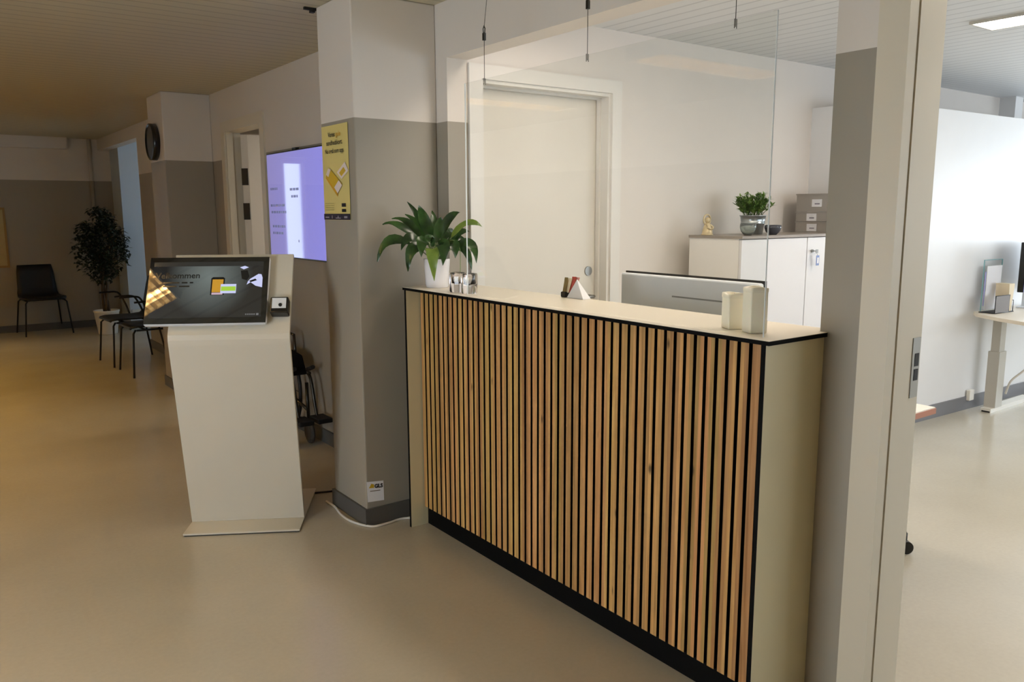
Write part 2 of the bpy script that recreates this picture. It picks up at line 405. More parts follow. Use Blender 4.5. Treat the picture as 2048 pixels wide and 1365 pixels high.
we = MB().box(9.6, 9.7, -3.1, 0.9, 0, H).box(9.6, 9.7, 0.9, 2.6, 0, 0.85).box(9.6, 9.7, 0.9, 2.6, 1.95, H).box(9.6, 9.7, 2.6, 3.41, 0, H)
struct(we.build('wall_right', OFFW))
wso = MB().box(XF1, 3.6, -3.1, -3.0, 0, H).box(3.6, 8.4, -3.1, -3.0, 0, 0.85).box(3.6, 8.4, -3.1, -3.0, 1.95, H).box(8.4, 9.6, -3.1, -3.0, 0, H)
struct(wso.build('wall_south', OFFW))
# lower white panelling in the right hand room, standing in front of the office wall
def py(x): return 2.798 - 0.04 * (x - 5.57)
PX0 = 4.90
pw = MB().hexa([(PX0, py(PX0), 0), (9.6, py(9.6), 0), (9.6, YJ, 0), (PX0, YJ, 0)], [(PX0, py(PX0), 2.155), (9.6, py(9.6), 2.155), (9.6, YJ, 2.155), (PX0, YJ, 2.155)])
struct(pw.build('wall_panelling', PANEL))
def skirt(name, pts_boxes):
    b = MB()
    for bx in pts_boxes: b.box(*bx)
    return struct(b.build(name, SKIRT))
bz = MB().hexa([(PX0, py(PX0) - .012, 0), (9.58, py(9.58) - .012, 0), (9.58, py(9.58), 0), (PX0, py(PX0), 0)], [(PX0, py(PX0) - .012, .10), (9.58, py(9.58) - .012, .10), (9.58, py(9.58), .10), (PX0, py(PX0), .10)])
struct(bz.build('baseboard_panelling', SKIRTG))
skirt('baseboard_front', [(2.038, 2.05, 3.744, 5.68, 0, .09), (2.038, 2.05, 7.39, 9.62, 0, .09), (2.038, 2.05, 6.65, 6.92, 0, .09)])
skirt('baseboard_column', [(1.611, 1.623, 3.371, 3.756, 0, .085), (1.623, 2.04, 3.371, 3.383, 0, .085), (1.623, 2.038, 3.744, 3.756, 0, .085)])
skirt('baseboard_column_far', [(1.663, 1.675, 6.908, 7.402, 0, .085), (1.675, 2.038, 6.908, 6.92, 0, .085), (1.675, 2.038, 7.39, 7.402, 0, .085)])
skirt('baseboard_back', [(-2.0, 2.18, 11.868, 11.88, 0, .09)])
# windows (all beyond the frame, they carry the daylight)
def window(idx, axis, pos, a0, a1, z0, z1, n):
    fr = MB(); t = 0.05
    def bx(b, u0, u1, w0, w1, d0, d1):
        if axis == 'x': b.box(pos + d0, pos + d1, u0, u1, w0, w1)
        else: b.box(u0, u1, pos + d0, pos + d1, w0, w1)
    bx(fr, a0, a1, z0, z0 + t, .02, .08); bx(fr, a0, a1, z1 - t, z1, .02, .08)
    for k in range(n + 1):
        u = a0 + (a1 - a0) * k / n; lo = u if k == 0 else u - t / 2; hi = u if k == n else u + t / 2
        bx(fr, lo if k else u, hi if k < n else u, z0 + t, z1 - t, .02, .08) if 0 < k < n else bx(fr, u if k == 0 else u - t, u + t if k == 0 else u, z0 + t, z1 - t, .02, .08)
    o = struct(fr.build('window_%d' % idx, WHITE))
    pn = MB(); bx(pn, a0 + t, a1 - t, z0 + t, z1 - t, .045, .05)
    pn.build('pane', PANE, o)
window(1, 'x', 9.6, 0.9, 2.6, 0.85, 1.95, 2)
window(2, 'y', -3.1, 3.6, 8.4, 0.85, 1.95, 4)  # unseen south windows, added to bring fill light into the office
window(3, 'x', -2.1, 1.3, 2.6, 0.06, 1.65, 2)
window(4, 'x', 5.0, 9.1, 10.7, 0.8, 2.1, 1)
window(5, 'y', 11.9, -0.86, -0.50, 0.35, 2.26, 1)

# door in the office wall, behind the counter
d1 = struct(MB().box(2.238, 3.077, 3.375, 3.41, 0.004, 2.098).build('door_1', DOORP))
fr = MB().box(2.1645, 2.235, YJ - .014, YJ, 0, 2.172).box(3.08, 3.147, YJ - .014, YJ, 0, 2.172).box(2.235, 3.08, YJ - .014, YJ, 2.105, 2.172)
fr.box(2.235, 2.252, YJ, 3.372, 0, 2.105).box(3.063, 3.08, YJ, 3.372, 0, 2.105).box(2.252, 3.063, YJ, 3.372, 2.088, 2.105)
fr.box(2.252, 2.262, 3.345, 3.372, 0, 2.088).box(3.053, 3.063, 3.345, 3.372, 0, 2.088).box(2.262, 3.053, 3.345, 3.372, 2.076, 2.088)
fr.build('door_frame', mat('office_door_frame_paint', (224, 220, 213), 0.35), d1)
lk = MB(); c = (3.005, 3.375, 1.158)
pr_ = [(0.0255 * math.cos(2 * PI * k / 24), 0.0255 * math.sin(2 * PI * k / 24)) for k in range(24)]
lk.extr([(c[0] + a, 3.375, c[2] + b) for a, b in pr_], (0, -0.008, 0))
lk.build('lock_escutcheon', STEEL, d1)
MB().tube([(3.005, 3.375, 1.02), (3.005, 3.32, 1.02), (2.99, 3.315, 1.02), (2.88, 3.315, 1.02)], 0.009).build('door_handle', STEEL, d1)
# door in the corridor wall: white casing, leaf standing open into the room behind
d2 = struct(MB().hexa([(2.15, 6.515, .004), (2.19, 6.475, .004), (2.96, 6.475, .004), (2.96, 6.515, .004)], [(2.15, 6.515, 2.09), (2.19, 6.475, 2.09), (2.96, 6.475, 2.09), (2.96, 6.515, 2.09)]).build('door_2', DOORP))
d2.name = 'door_2'
fr = MB().box(2.036, 2.05, 5.685, 5.765, 0, 2.185).box(2.036, 2.05, 6.565, 6.645, 0, 2.185).box(2.036, 2.05, 5.765, 6.565, 2.105, 2.185)
fr.box(2.05, 2.164, 5.75, 5.768, 0, 2.12).box(2.05, 2.10, 6.545, 6.58, 0, 2.12).box(2.10, 2.164, 6.56, 6.58, 0, 2.12).box(2.05, 2.164, 5.768, 6.56, 2.105, 2.12)
fr.build('door_frame', CASING, d2)
for z0 in (1.70, 1.43):
    MB().hexa([(2.143, 6.513, z0), (2.180, 6.476, z0), (2.185, 6.481, z0), (2.148, 6.518, z0)], [(2.143, 6.513, z0 + .13), (2.180, 6.476, z0 + .13), (2.185, 6.481, z0 + .13), (2.148, 6.518, z0 + .13)]).build('hinge_plate', DSTEEL, d2)
# doorway frame at the right edge of the counter wall
tr = MB().box(2.035, 2.05, 1.118, 1.187, 0, 2.2)
tr.box(2.035, 2.076, 1.106, 1.118, 0, 2.12).box(2.080, 2.112, 1.103, 1.12, 0, 2.12).box(2.076, 2.080, 1.110, 1.12, 0, 2.12).box(2.112, 2.116, 1.110, 1.12, 0, 2.12).box(2.116, 2.215, 1.107, 1.12, 0, 2.12).box(2.164, 2.215, 1.12, 1.187, 0, 2.2)
tr.box(2.035, 2.05, 0.20, 1.118, 2.12, 2.2)
d3 = struct(tr.build('trim_4', CASING))
st = MB().box(2.170, 2.209, 1.1045, 1.107, .972, 1.140).build('strike_plate', STEEL, d3)
MB().box(2.182, 2.203, 1.1035, 1.1046, 1.060, 1.096).box(2.182, 2.203, 1.1035, 1.1046, 1.020, 1.052).build('strike_slot', BLKM, st)
struct(MB().box(2.035, 2.05, 1.299, 1.312, 0, 1.13).build('trim_5', WHITE))
# pipe box in the right room above the panelling
struct(MB().box(7.60, 7.74, 3.16, YJ, 2.155, H).build('trim_6', PANEL))

# ------------------------------------------------------------------ reception counter
XG, D, HT = 1.7827, 0.071, 1.146
YL, YR = 3.262, 1.297
rc = thing('reception_counter', 'long reception counter clad in vertical oak slats with a white top', 'counter', (1.9, 2.28, 0))
OX, OY = -1.9, -2.28
def rb(b, x0, x1, y0, y1, z0, z1): return b.box(x0 + OX, x1 + OX, y0 + OY, y1 + OY, z0, z1)
top = [(XG, 1.287), (2.047, 1.287), (2.047, 1.316), (2.112, 1.316), (2.112, 3.27), (XG, 3.27)]
ct = MB().prism([(a + OX, b + OY) for a, b in top], HT - .013, HT - .0012).build('edge_band', BLACK)
tp = MB().prism([(a + OX, b + OY) for a, b in top], HT - .0012, HT).build('countertop', LAM, rc)
ct.parent = tp
for y0, y1 in ((YR, YR + .013), (3.240, 3.253)):
    g = rb(MB(), XG + .001, XF0 - .002 if y0 < 2 else 2.10, y0, y1, 0, HT - .013).build('gable', GABLE, rc)
    rb(MB(), XG - .0005, XG + .001, y0, y1, 0, HT - .013).build('edge_band', BLACK, g)
sl = MB(); sb_ = MB()
for k in range(47):
    yc = 3.2175 - .04 * k
    y0, y1 = max(yc - .0135, YR + .0135), min(yc + .0135, 3.2399)
    rb(sl, XG + D, XG + D + .0012, y0, y1, .0938, HT - .013)
    rb(sb_, XG + D + .0012, XG + D + .012, y0, y1, .0938, HT - .013)
sl.build('slat_cladding', OAK, rc)
sb_.build('slat_cores', FELT, rc)
rb(MB(), XG + D + .012, XG + D + .021, YR + .013, 3.240, .0938, HT - .013).build('felt_backing', FELT, rc)
rb(MB(), XG + D + .021, XG + D + .039, YR + .013, 3.240, .0938, HT - .013).build('front_board', LAM, rc)
rb(MB(), XG + D + .022, XG + D + .035, YR + .013, 3.240, 0, .0938).build('plinth', BLACK, rc)

# hanging acrylic screen over the counter
gx = 1.815
gs = thing('hanging_screen', 'clear acrylic protective screen hung on thin wires above the counter', 'screen', (gx, 2.06, HT))
MB().box(-.002, .002, 1.33 - 2.06, 2.776 - 2.06, .002, 1.985 - HT).build('pane', GLASS, gs)
for y0, y1 in ((1.3293, 1.3306), (2.7754, 2.7767)):
    MB().box(-.0021, .0021, y0 - 2.06, y1 - 2.06, .002, 1.985 - HT).build('polished_edge', GLASSE, gs)
for yw in (2.64, 2.052, 1.462):
    z1 = 1.967
    wr_ = MB().tube([(0, yw - 2.06, z1 - HT), (0, yw - 2.06, 2.14 - HT)], .0011, 6).tube([(0, yw - 2.06, 2.17 - HT), (.02, yw - .02 - 2.06, H - HT)], .0011, 6)
    wr_.tube([(-.0045, yw - 2.06, z1 - HT - .004), (-.0045, yw - 2.06, z1 - HT + .02), (.0045, yw - 2.06, z1 - HT + .02), (.0045, yw - 2.06, z1 - HT - .004)], .0011, 6)
    wo_ = wr_.build('wire', DSTEEL, gs)
    MB().box(-.005, .005, yw - 2.06 - .005, yw - 2.06 + .005, 2.125 - HT, 2.152 - HT).tube([(0, yw - 2.06 - .004, 2.150 - HT), (0, yw - 2.06 - .006, 2.168 - HT), (0, yw - 2.06, 2.178 - HT), (0, yw - 2.06 + .006, 2.168 - HT), (0, yw - 2.06 + .004, 2.150 - HT)], .0022, 6).build('clamp', DSTEEL, wo_)

# ------------------------------------------------------------------ things on the counter
def leaf(mb, P0, P1, P2, wid, fold=0.25, n=9, petiole=0.28, face=Vector((0, 0, 1))):
    P0, P1, P2 = Vector(P0), Vector(P1), Vector(P2)
    rows = []
    for i in range(n + 1):
        t = petiole + (1 - petiole) * i / n
        p = P0 * (1 - t) ** 2 + P1 * 2 * t * (1 - t) + P2 * t * t
        tg = ((P1 - P0) * (1 - t) + (P2 - P1) * t).normalized()
        side = tg.cross(face)
        if side.length < 1e-3: side = Vector((1, 0, 0))
        side.normalize(); up = side.cross(tg).normalized()
        s = i / n
        wd = wid * (math.sin(PI * min(s * 1.0, 1) ** 0.75)) ** 0.9 * 0.5 + 0.0006
        wav = 0.06 * wid * math.sin(s * 11)
        rows.append([p - side * wd + up * (wd * fold + wav), p, p + side * wd + up * (wd * fold - wav)])
    vs = [v for r in rows for v in r]; fs = []
    for i in range(n):
        a = i * 3
        fs += [(a, a + 1, a + 4, a + 3), (a + 1, a + 2, a + 5, a + 4)]
    mb.add(vs, fs, True)
def petiole(mb, P0, P1, P2, t1=0.3):
    P0, P1, P2 = Vector(P0), Vector(P1), Vector(P2)
    mb.tube([P0 * (1 - t) ** 2 + P1 * 2 * t * (1 - t) + P2 * t * t for t in [t1 * i / 4 for i in range(5)]], .0022, 6)
RV = Vector((0.806, -0.592, 0)); TV_ = Vector((-0.592, -0.806, 0))
pl = thing('potted_peace_lily', 'leafy peace lily in a white pot at the left end of the counter', 'plant', (1.905, 3.165, HT))
MB().lathe([(.050, 0), (.052, .004), (.0600, .125), (.0605, .130), (.0575, .130), (.055, .112), (0.0005, .112)], n=40).build('pot', CERAM, pl)
MB().lathe([(.0545, .108), (.0545, .1125), (.0005, .118)], n=24).build('soil', SOIL, pl)
def px2(px, py_, tw): return RV * ((px - 868) / 445.0) + TV_ * tw + Vector((0, 0, (577 - py_) / 440.0 + tw * 0.11))
L = [  # tip px, tip py, tip toward camera, via px, via py, via toward, width
 (752, 527, .05, 772, 440, .05, .050), (762, 453, .02, 800, 436, .02, .038), (778, 440, -.02, 825, 432, -.02, .034),
 (803, 430, -.05, 842, 446, -.04, .034), (811, 408, .0, 842, 440, 0, .030), (836, 417, .04, 846, 445, .04, .050),
 (857, 422, -.07, 866, 450, -.05, .040), (916, 428, -.02, 882, 430, -.02, .045), (961, 459, .03, 920, 425, .03, .042),
 (934, 465, -.05, 903, 455, -.04, .040), (949, 531, .06, 948, 450, .05, .044), (939, 546, .03, 930, 462, .03, .040),
 (815, 547, .10, 818, 462, .09, .058), (867, 566, .115, 862, 462, .12, .056), (884, 536, .11, 895, 455, .11, .060),
 (795, 484, -.02, 832, 452, -.02, .044), (908, 522, .09, 912, 462, .08, .054), (842, 520, .10, 840, 452, .10, .056),
 (899, 470, -.10, 884, 440, -.08, .050), (830, 462, -.10, 846, 440, -.08, .050), (880, 440, .05, 875, 455, .06, .040),
 (800, 505, .06, 818, 445, .05, .046), (925, 500, -.03, 915, 450, -.03, .042), (858, 492, .12, 855, 462, .11, .046)]
lf = MB(); ly = MB(); stm = MB()
for i, (a, b, tw, c_, d_, tv, wd) in enumerate(L):
    base = RV * random.uniform(-.025, .025) + TV_ * random.uniform(-.02, .03) + Vector((0, 0, .113))
    p1, p2 = px2(c_, d_, tv), px2(a, b, tw)
    leaf(ly if i in (8, 13) else lf, base, p1, p2, wd * 1.02, face=Vector((0, 0, .55)) + TV_ * random.uniform(.45, 1.1) + RV * random.uniform(-.35, .35))
    petiole(stm, base, p1, p2)
stm.tube(smooth_path([RV * .02 + Vector((0, 0, .113)), RV * .06 + TV_ * .05 + Vector((0, 0, .21)), RV * .105 + TV_ * .06 + Vector((0, 0, .19)), RV * .11 + TV_ * .06 + Vector((0, 0, .10)), RV * .108 + TV_ * .06 + Vector((0, 0, .07))]), .0016, 6)
lf.build('leaves', LILY, pl); ly.build('young_leaves', LILYL, pl)['label'] = 'lighter yellow green leaves'
stm.build('stems', STEMG, pl)

def tealight(x, y, rz, label):
    t = thing('tealight_holder', label, 'candle holder', (x, y, HT), rz, 'glass tea light holders')
    def sq(h, r, z):
        pts = []
        for cx_, cy_, a0 in ((h - r, h - r, 0), (-(h - r), h - r, PI / 2), (-(h - r), -(h - r), PI), (h - r, -(h - r), 1.5 * PI)):
            for k in range(5):
                an = a0 + PI / 2 * k / 4; pts.append((cx_ + r * math.cos(an), cy_ + r * math.sin(an), z))
        return pts
    rings = [sq(.027, .010, 0), sq(.030, .012, .006), sq(.031, .013, .075), sq(.029, .013, .083), sq(.024, .012, .083), sq(.022, .012, .078), sq(.021, .012, .040), sq(.010, .008, .036)]
    b = MB(); vs = [v for r in rings for v in r]; n = 20
    b.add(vs, [(i * n + k, i * n + (k + 1) % n, (i + 1) * n + (k + 1) % n, (i + 1) * n + k) for i in range(len(rings) - 1) for k in range(n)], True)
    b.add(rings[0], [tuple(reversed(range(n)))]); b.add(rings[-1], [tuple(range(n))])
    b.build('glass_cup', TGLASS, t)
    MB().lathe([(.0165, .0385), (.0175, .040), (.0175, .053), (.016, .055), (.003, .053), (.0008, .060), (.0004, .060)], n=20).build('tealight_candle', WAX, t)
tealight(1.862, 2.925, 0.55, 'small clear glass tea light holder beside the peace lily, further from the screen')
tealight(1.868, 2.845, 0.62, 'small clear glass tea light holder at the left edge of the acrylic screen')

def pillar_candle(x, y, h, rz, label):
    t = thing('pillar_candle', label, 'candle', (x, y, HT), rz, 'ivory pillar candles')
    s = .0262
    b = MB()
    b.box(-s, s, -s, s, 0, h - .012).build('wax_body', WAX, t, bevel=.004, seg=3)
    ring = MB(); n = 40
    def sqp(k, hs):
        an = 2 * PI * k / n; c_, s_ = math.cos(an), math.sin(an); q = max(abs(c_), abs(s_)); return (hs * c_ / q, hs * s_ / q)
    vs = []
    for k in range(n): x_, y_ = sqp(k, s); vs.append((x_, y_, h - .014))
    for k in range(n): x_, y_ = sqp(k, s - .0006); vs.append((x_, y_, h - .002 + .0025 * math.sin(2 * PI * k / n * 2 + h * 40)))
    for k in range(n): an = 2 * PI * k / n; vs.append((.021 * math.cos(an), .021 * math.sin(an), h - .002 + .0025 * math.sin(an * 2 + h * 40)))
    for k in range(n): an = 2 * PI * k / n; vs.append((.0185 * math.cos(an), .0185 * math.sin(an), h - .0119))
    ring.add(vs, [(i * n + k, i * n + (k + 1) % n, (i + 1) * n + (k + 1) % n, (i + 1) * n + k) for i in range(3) for k in range(n)], True)
    ring.build('rim', WAX, t)
    MB().lathe([(.0012, h - .012), (.0011, h - .004), (.0003, h - .002)], n=8).build('wick', INK, t)
pillar_candle(1.902, 1.500, .105, math.radians(-28), 'shorter ivory pillar candle on the right end of the counter')
pillar_candle(1.884, 1.412, .130, math.radians(-26), 'taller ivory pillar candle on the right end of the counter')

ch = thing('card_holder', 'small black clip holding coloured cards and a folded white card', 'card holder', (2.088, 2.41, HT))
MB().box(-.018, .012, .050, .078, 0, .022).build('clip', BLKM, ch, bevel=.004)
A_ = Vector((0, -1, 0))
def card(y0, y1, z0, z1, lean, mt, x):
    MB().hexa([(x, y0, .001 + z0), (x + .0012, y0, .001 + z0), (x + .0012, y1, .001 + z0), (x, y1, .001 + z0)],
              [(x, y0 - lean, z1), (x + .0012, y0 - lean, z1), (x + .0012, y1 - lean, z1), (x, y1 - lean, z1)]).build('card', mt, ch)
for i, (mt, dx, hh, ln) in enumerate(((BROWNP, -.012, .080, .006), (CREAM, -.006, .078, .014), (RED, 0.0, .084, .022), (PINK, .006, .082, .026))):
    card(.052 - i * .010, .072 - i * .008, .018, hh, ln + .008, mt, dx)
MB().add([(-.02, -.062, .001), (-.02, .036, .001), (-.004, -.006, .074), (-.001, -.006, .074), (.02, -.062, .001), (.02, .036, .001)],
         [(0, 2, 1), (4, 5, 3), (0, 4, 3, 2), (1, 2, 3, 5), (0, 1, 5, 4)]).build('folded_card', PAPER, ch)

# ------------------------------------------------------------------ self service kiosk
TH = math.radians(-30.4)
kk = thing('check_in_kiosk', 'white bent metal check-in kiosk with a tilted black touchscreen', 'kiosk', (.877, 3.774, 0), TH)
MB().box(0, .53, 0, .575, .006, .014).build('base_plate', KIOSK, kk)
MB().box(.004, .526, .004, .571, 0, .006).build('base_shadow_gap', BLKM, kk)  # black sheet standing in for the shadow gap under the plate
prof = [(.205, .016), (.19, .0145), (.160, .015), (.150, .020), (.146, .035)]
prof += [(.146 + (-.018 - .146) * t, .035 + (.90 - .035) * t) for t in (.33, .66, 1.0)]
prof += [(-.0215, .925), (-.018, .948), (-.008, .966)] + [(-.008 + (.19 + .008) * t, .966 + (1.293 - .966) * t) for t in (.33, .66, 1.0)]
prof = prof[3:]
prof = [(.150, .0142)] + prof
b = MB(); n = len(prof); th = .020
outer = [(p[0], p[1]) for p in prof]; inner = []
for i, p in enumerate(prof):
    a = prof[max(i - 1, 0)]; c_ = prof[min(i + 1, n - 1)]
    t = Vector((c_[0] - a[0], c_[1] - a[1])).normalized(); nn = Vector((t.y, -t.x)); inner.append((p[0] + nn.x * th, max(p[1] + nn.y * th, .0142)))
vs = []
for x_ in (0, .53):
    vs += [(x_, q[0], q[1]) for q in outer] + [(x_, q[0], q[1]) for q in inner]
N2 = 2 * n; fs = []
for i in range(n - 1):
    fs.append((i, N2 + i, N2 + i + 1, i + 1)); fs.append((n + i, n + i + 1, N2 + n + i + 1, N2 + n + i))
    fs.append((i, i + 1, n + i + 1, n + i)); fs.append((N2 + i, N2 + n + i, N2 + n + i + 1, N2 + i + 1))
fs += [(0, n, N2 + n, N2), (n - 1, N2 + n - 1, N2 + 2 * n - 1, 2 * n - 1)]
b.add(vs, fs, False); ko = b.build('body', KIOSK, kk, bevel=.0015, seg=1)
ks = MB().box(.10, .43, .26, .30, .0142, .95)
ks.box(.10, .43, .12, .26, .80, .84).build('rear_support', KIOSK, kk)
SL = Vector((0, .198, .327)).normalized(); SN = Vector((0, -SL.z, SL.y)); SP0 = Vector((0, -.0135, .945))
def SP(a, s, o): return SP0 + Vector((a, 0, 0)) + SL * s + SN * o
def sbox(b, a0, a1, s0, s1, o0, o1):
    return b.hexa([SP(a0, s0, o0), SP(a1, s0, o0), SP(a1, s1, o0), SP(a0, s1, o0)], [SP(a0, s0, o1), SP(a1, s0, o1), SP(a1, s1, o1), SP(a0, s1, o1)])
S0, S1, A0, A1 = .038, .372, -.098, .431
scr = sbox(MB(), A0, A1, S0, S1, .012, .040).build('screen', SILV, kk, bevel=.008, seg=3)
sbox(MB(), .06, .30, .10, .30, -.002, .012).build('mount', BLKM, scr)
sbox(MB(), A0 + .002, A1 - .002, S0 + .002, S1 - .002, .040, .0425).build('bezel_glass', mat('bezel_glass', (6, 6, 7), 0.04, spec=1.0), scr, bevel=.001)
# display: a dark user interface with a lighter teal band in the middle
dm, nt, bb = new_mat('kiosk_display')
bb.inputs['Base Color'].default_value = (0.004, 0.004, 0.005, 1); bb.inputs['Roughness'].default_value = 0.02; bb.inputs['IOR'].default_value = 1.75
tc = nd(nt, 'ShaderNodeTexCoord'); mp = nd(nt, 'ShaderNodeMapping'); mp.inputs['Location'].default_value = (-.17, 0, -1.20); mp.inputs['Scale'].default_value = (1, 1, 1)
nt.links.new(tc.outputs['Object'], mp.inputs['Vector'])
vm = nd(nt, 'ShaderNodeVectorMath', operation='MULTIPLY'); vm.inputs[1].default_value = (5.2, 0, 5.6); nt.links.new(mp.outputs[0], vm.inputs[0])
ln = nd(nt, 'ShaderNodeVectorMath', operation='LENGTH'); nt.links.new(vm.outputs[0], ln.inputs[0])
cr = nd(nt, 'ShaderNodeValToRGB'); cr.color_ramp.elements[0].position = 0.0; cr.color_ramp.elements[0].color = lin((112, 122, 120))
cr.color_ramp.elements[1].position = 1.0; cr.color_ramp.elements[1].color = lin((30, 30, 30))
nt.links.new(ln.outputs['Value'], cr.inputs['Fac']); nt.links.new(cr.outputs['Color'], bb.inputs['Emission Color']); bb.inputs['Emission Strength'].default_value = 0.75
B0, B1, T0, T1 = A0 + .020, A1 - .026, S0 + .030, S1 - .026
dsp = sbox(MB(), B0, B1, T0, T1, .0425, .0428).build('display', dm, scr)
sbox(MB(), B0, B1, T1 - .020, T1, .0428, .0430).build('header_bar', emit('display_header', (46, 46, 44), .7), dsp) if False else None
E1 = emit('ui_dark', (16, 18, 18), .4); EW = emit('ui_white', (196, 200, 236), .9); EY = emit('ui_yellow', (190, 140, 40), .9); EG = emit('ui_green', (160, 200, 60), .9)
EP = emit('ui_pink', (206, 176, 190), .8); EGY = emit('ui_grey', (120, 120, 120), .8)
def ui(b, a0, a1, s0, s1, o=.0432): return b.add([SP(a0, s0, o), SP(a1, s0, o), SP(a1, s1, o), SP(a0, s1, o)], [(0, 1, 2, 3)])
def uipoly(b, pts, o=.0433): return b.add([SP(a, s, o) for a, s in pts], [tuple(range(len(pts)))])
ui(MB(), B0, B1, T1 - .022, T1, .0430).build('screen_header', emit('ui_header', (48, 48, 46), .6), scr)
lettering('screen_lettering', 'Velkommen', .040, SP(-.066, .264, .0434), (1, 0, 0), SL, E1, scr, bold=.0006)
tb = MB()
for s_, a0, a1 in ((.238, -.03, .04), (.238, .05, .075), (.238, .085, .10), (.220, -.03, .03), (.220, .04, .085)): ui(tb, a0, a1, s_, s_ + .007)
tb.build('screen_text_lines', E1, scr)
pb = MB(); uipoly(pb, [(.178, .178), (.238, .178), (.238, .262), (.230, .268), (.186, .268), (.178, .262)], .0431); pb.build('phone_outline', E1, scr)
ui(MB(), .184, .232, .192, .256, .0433).build('phone_picture', EY, scr)
ui(MB(), .184, .232, .180, .190, .0433).build('phone_strip', EP, scr)
ui(MB(), .222, .290, .186, .232, .0435).build('card_picture', EW, scr)
ui(MB(), .224, .288, .198, .220, .0437).build('card_band', EG, scr)
uipoly(MB(), [(.300, .316), (.322, .324), (.340, .316), (.318, .306)]).build('card_drawing', EW, scr)
hb = MB()
uipoly(hb, [(.335, .228), (.340, .245), (.350, .258), (.385, .282), (.398, .280), (.404, .262), (.404, .214), (.375, .222), (.352, .240)])
hb.build('hand_drawing', EW, scr)
uipoly(MB(), [(.305, .300), (.335, .302), (.345, .270), (.335, .250), (.312, .258)], .0431).build('hand_card', E1, scr)
uipoly(MB(), [(.345, .247), (.372, .258), (.380, .250), (.352, .240)], .0436).build('thumb_line', E1, scr)
db = MB()
for k in range(5): ui(db, .338 + k * .009, .344 + k * .009, .078, .084)
db.build('date_line', EGY, scr); ui(MB(), .386, .396, .076, .086).build('corner_square', EGY, scr)
sc = sbox(MB(), .446, .526, .082, .160, .0005, .055).build('scanner', BLKP, kk, bevel=.006, seg=3)
sbox(MB(), .455, .517, .103, .153, .055, .0565).build('scanner_window', SILV, sc)
ln_ = MB().lathe([(.0005, .004), (.008, .004), (.008, 0), (.0005, 0)], n=16).build('scanner_lens', BLKM, sc)
ln_.matrix_local = Matrix.Translation(SP(.492, .118, .0562)) @ Vector((0, 0, 1)).rotation_difference(SN).to_matrix().to_4x4()
cm = MB().lathe([(.0005, .0022), (.0035, .0022), (.0035, -.0005), (.0005, -.0005)], n=12).build('camera_hole', BLKM, kk)
cm.matrix_local = Matrix.Translation(SP(.478, .215, 0.0005)) @ Vector((0, 0, 1)).rotation_difference(SN).to_matrix().to_4x4()

# cables on the floor
wc = MB().tube(smooth_path([(1.596, 3.80, .006), (1.598, 3.70, .006), (1.578, 3.58, .006), (1.582, 3.46, .006), (1.63, 3.352, .006), (1.71, 3.342, .006), (1.765, 3.352, .006), (1.80, 3.350, .006), (1.83, 3.335, .006)]), .0058, 8).build('floor_cable', CABLEW)
tag(wc, 'white cable lying on the floor around the foot of the column', 'cable')
bc = MB().tube(smooth_path([(1.592, 3.955, .005), (1.60, 3.96, .005), (1.70, 3.925, .005), (1.80, 3.90, .005), (1.95, 3.90, .005), (2.028, 3.90, .005)]), .005, 8).build('floor_cable', BLKM)
tag(bc, 'black cable lying on the floor behind the kiosk base', 'cable')

# ------------------------------------------------------------------ poster and sticker on the column
XC = 1.623
po = thing('wall_poster', 'tall yellow health card poster on the left face of the column', 'poster', (XC, 3.59, 1.666))
def Y_(v): return 3.59 - v       # v: metres to the right along the poster, from the left edge y=3.735
def PT(v, z, o): return (-o, (3.735 - v) - 3.59, z - 1.666)
def pq(b, v0, v1, z0, z1, o): return b.add([PT(v0, z0, o), PT(v1, z0, o), PT(v1, z1, o), PT(v0, z1, o)], [(0, 1, 2, 3)])
def ppoly(b, pts, o): return b.add([PT(v, z, o) for v, z in pts], [tuple(range(len(pts)))])
bs = MB()
n = 10
for i in range(n):   # sheet, its right edge curling off the wall
    v0, v1 = .292 * i / n, .292 * (i + 1) / n
    c0, c1 = .012 * max(0, v0 / .292 - .75) ** 1.2, .012 * max(0, v1 / .292 - .75) ** 1.2
    bs.hexa([PT(v0, 1.449, .0005 + c0), PT(v1, 1.449, .0005 + c1), PT(v1, 1.449, .0012 + c1), PT(v0, 1.449, .0012 + c0)],
            [PT(v0, 1.885, .0005 + c0), PT(v1, 1.885, .0005 + c1), PT(v1, 1.885, .0012 + c1), PT(v0, 1.885, .0012 + c0)])
bs.build('sheet', YEL, po)
pq(MB(), .001, .2915, 1.450, 1.478, .0050).build('logo_band', NAVY, po)
o_ = .0052
lettering('poster_lettering', 'Vores', .031, PT(.080, 1.832, o_), (0, -1, 0), (0, 0, 1), INK, po, bold=.0005)
lettering('poster_lettering', 'gule', .031, PT(.166, 1.832, o_), (0, -1, 0), (0, 0, 1), ORG, po, bold=.0004)
lettering('poster_lettering', 'sundhedskort.', .031, PT(.058, 1.795, o_), (0, -1, 0), (0, 0, 1), INK, po, bold=.0005)
lettering('poster_lettering', 'Nu også som app.', .029, PT(.040, 1.758, o_), (0, -1, 0), (0, 0, 1), INK, po, bold=.0005)
ppoly(MB(), [(.04, 1.655), (.085, 1.690), (.215, 1.615), (.165, 1.570)], o_).build('phone_drawing', YEL2, po)
ppoly(MB(), [(.04, 1.655), (.165, 1.570), (.165, 1.556), (.038, 1.645)], o_).build('phone_edge', ORG, po)
ppoly(MB(), [(.042, 1.662), (.070, 1.690), (.098, 1.684), (.068, 1.650)], .0054).build('phone_picture', POSTW, po)
ppoly(MB(), [(.130, 1.600), (.182, 1.632), (.218, 1.608), (.166, 1.572)], .0054).build('phone_picture', POSTW, po)
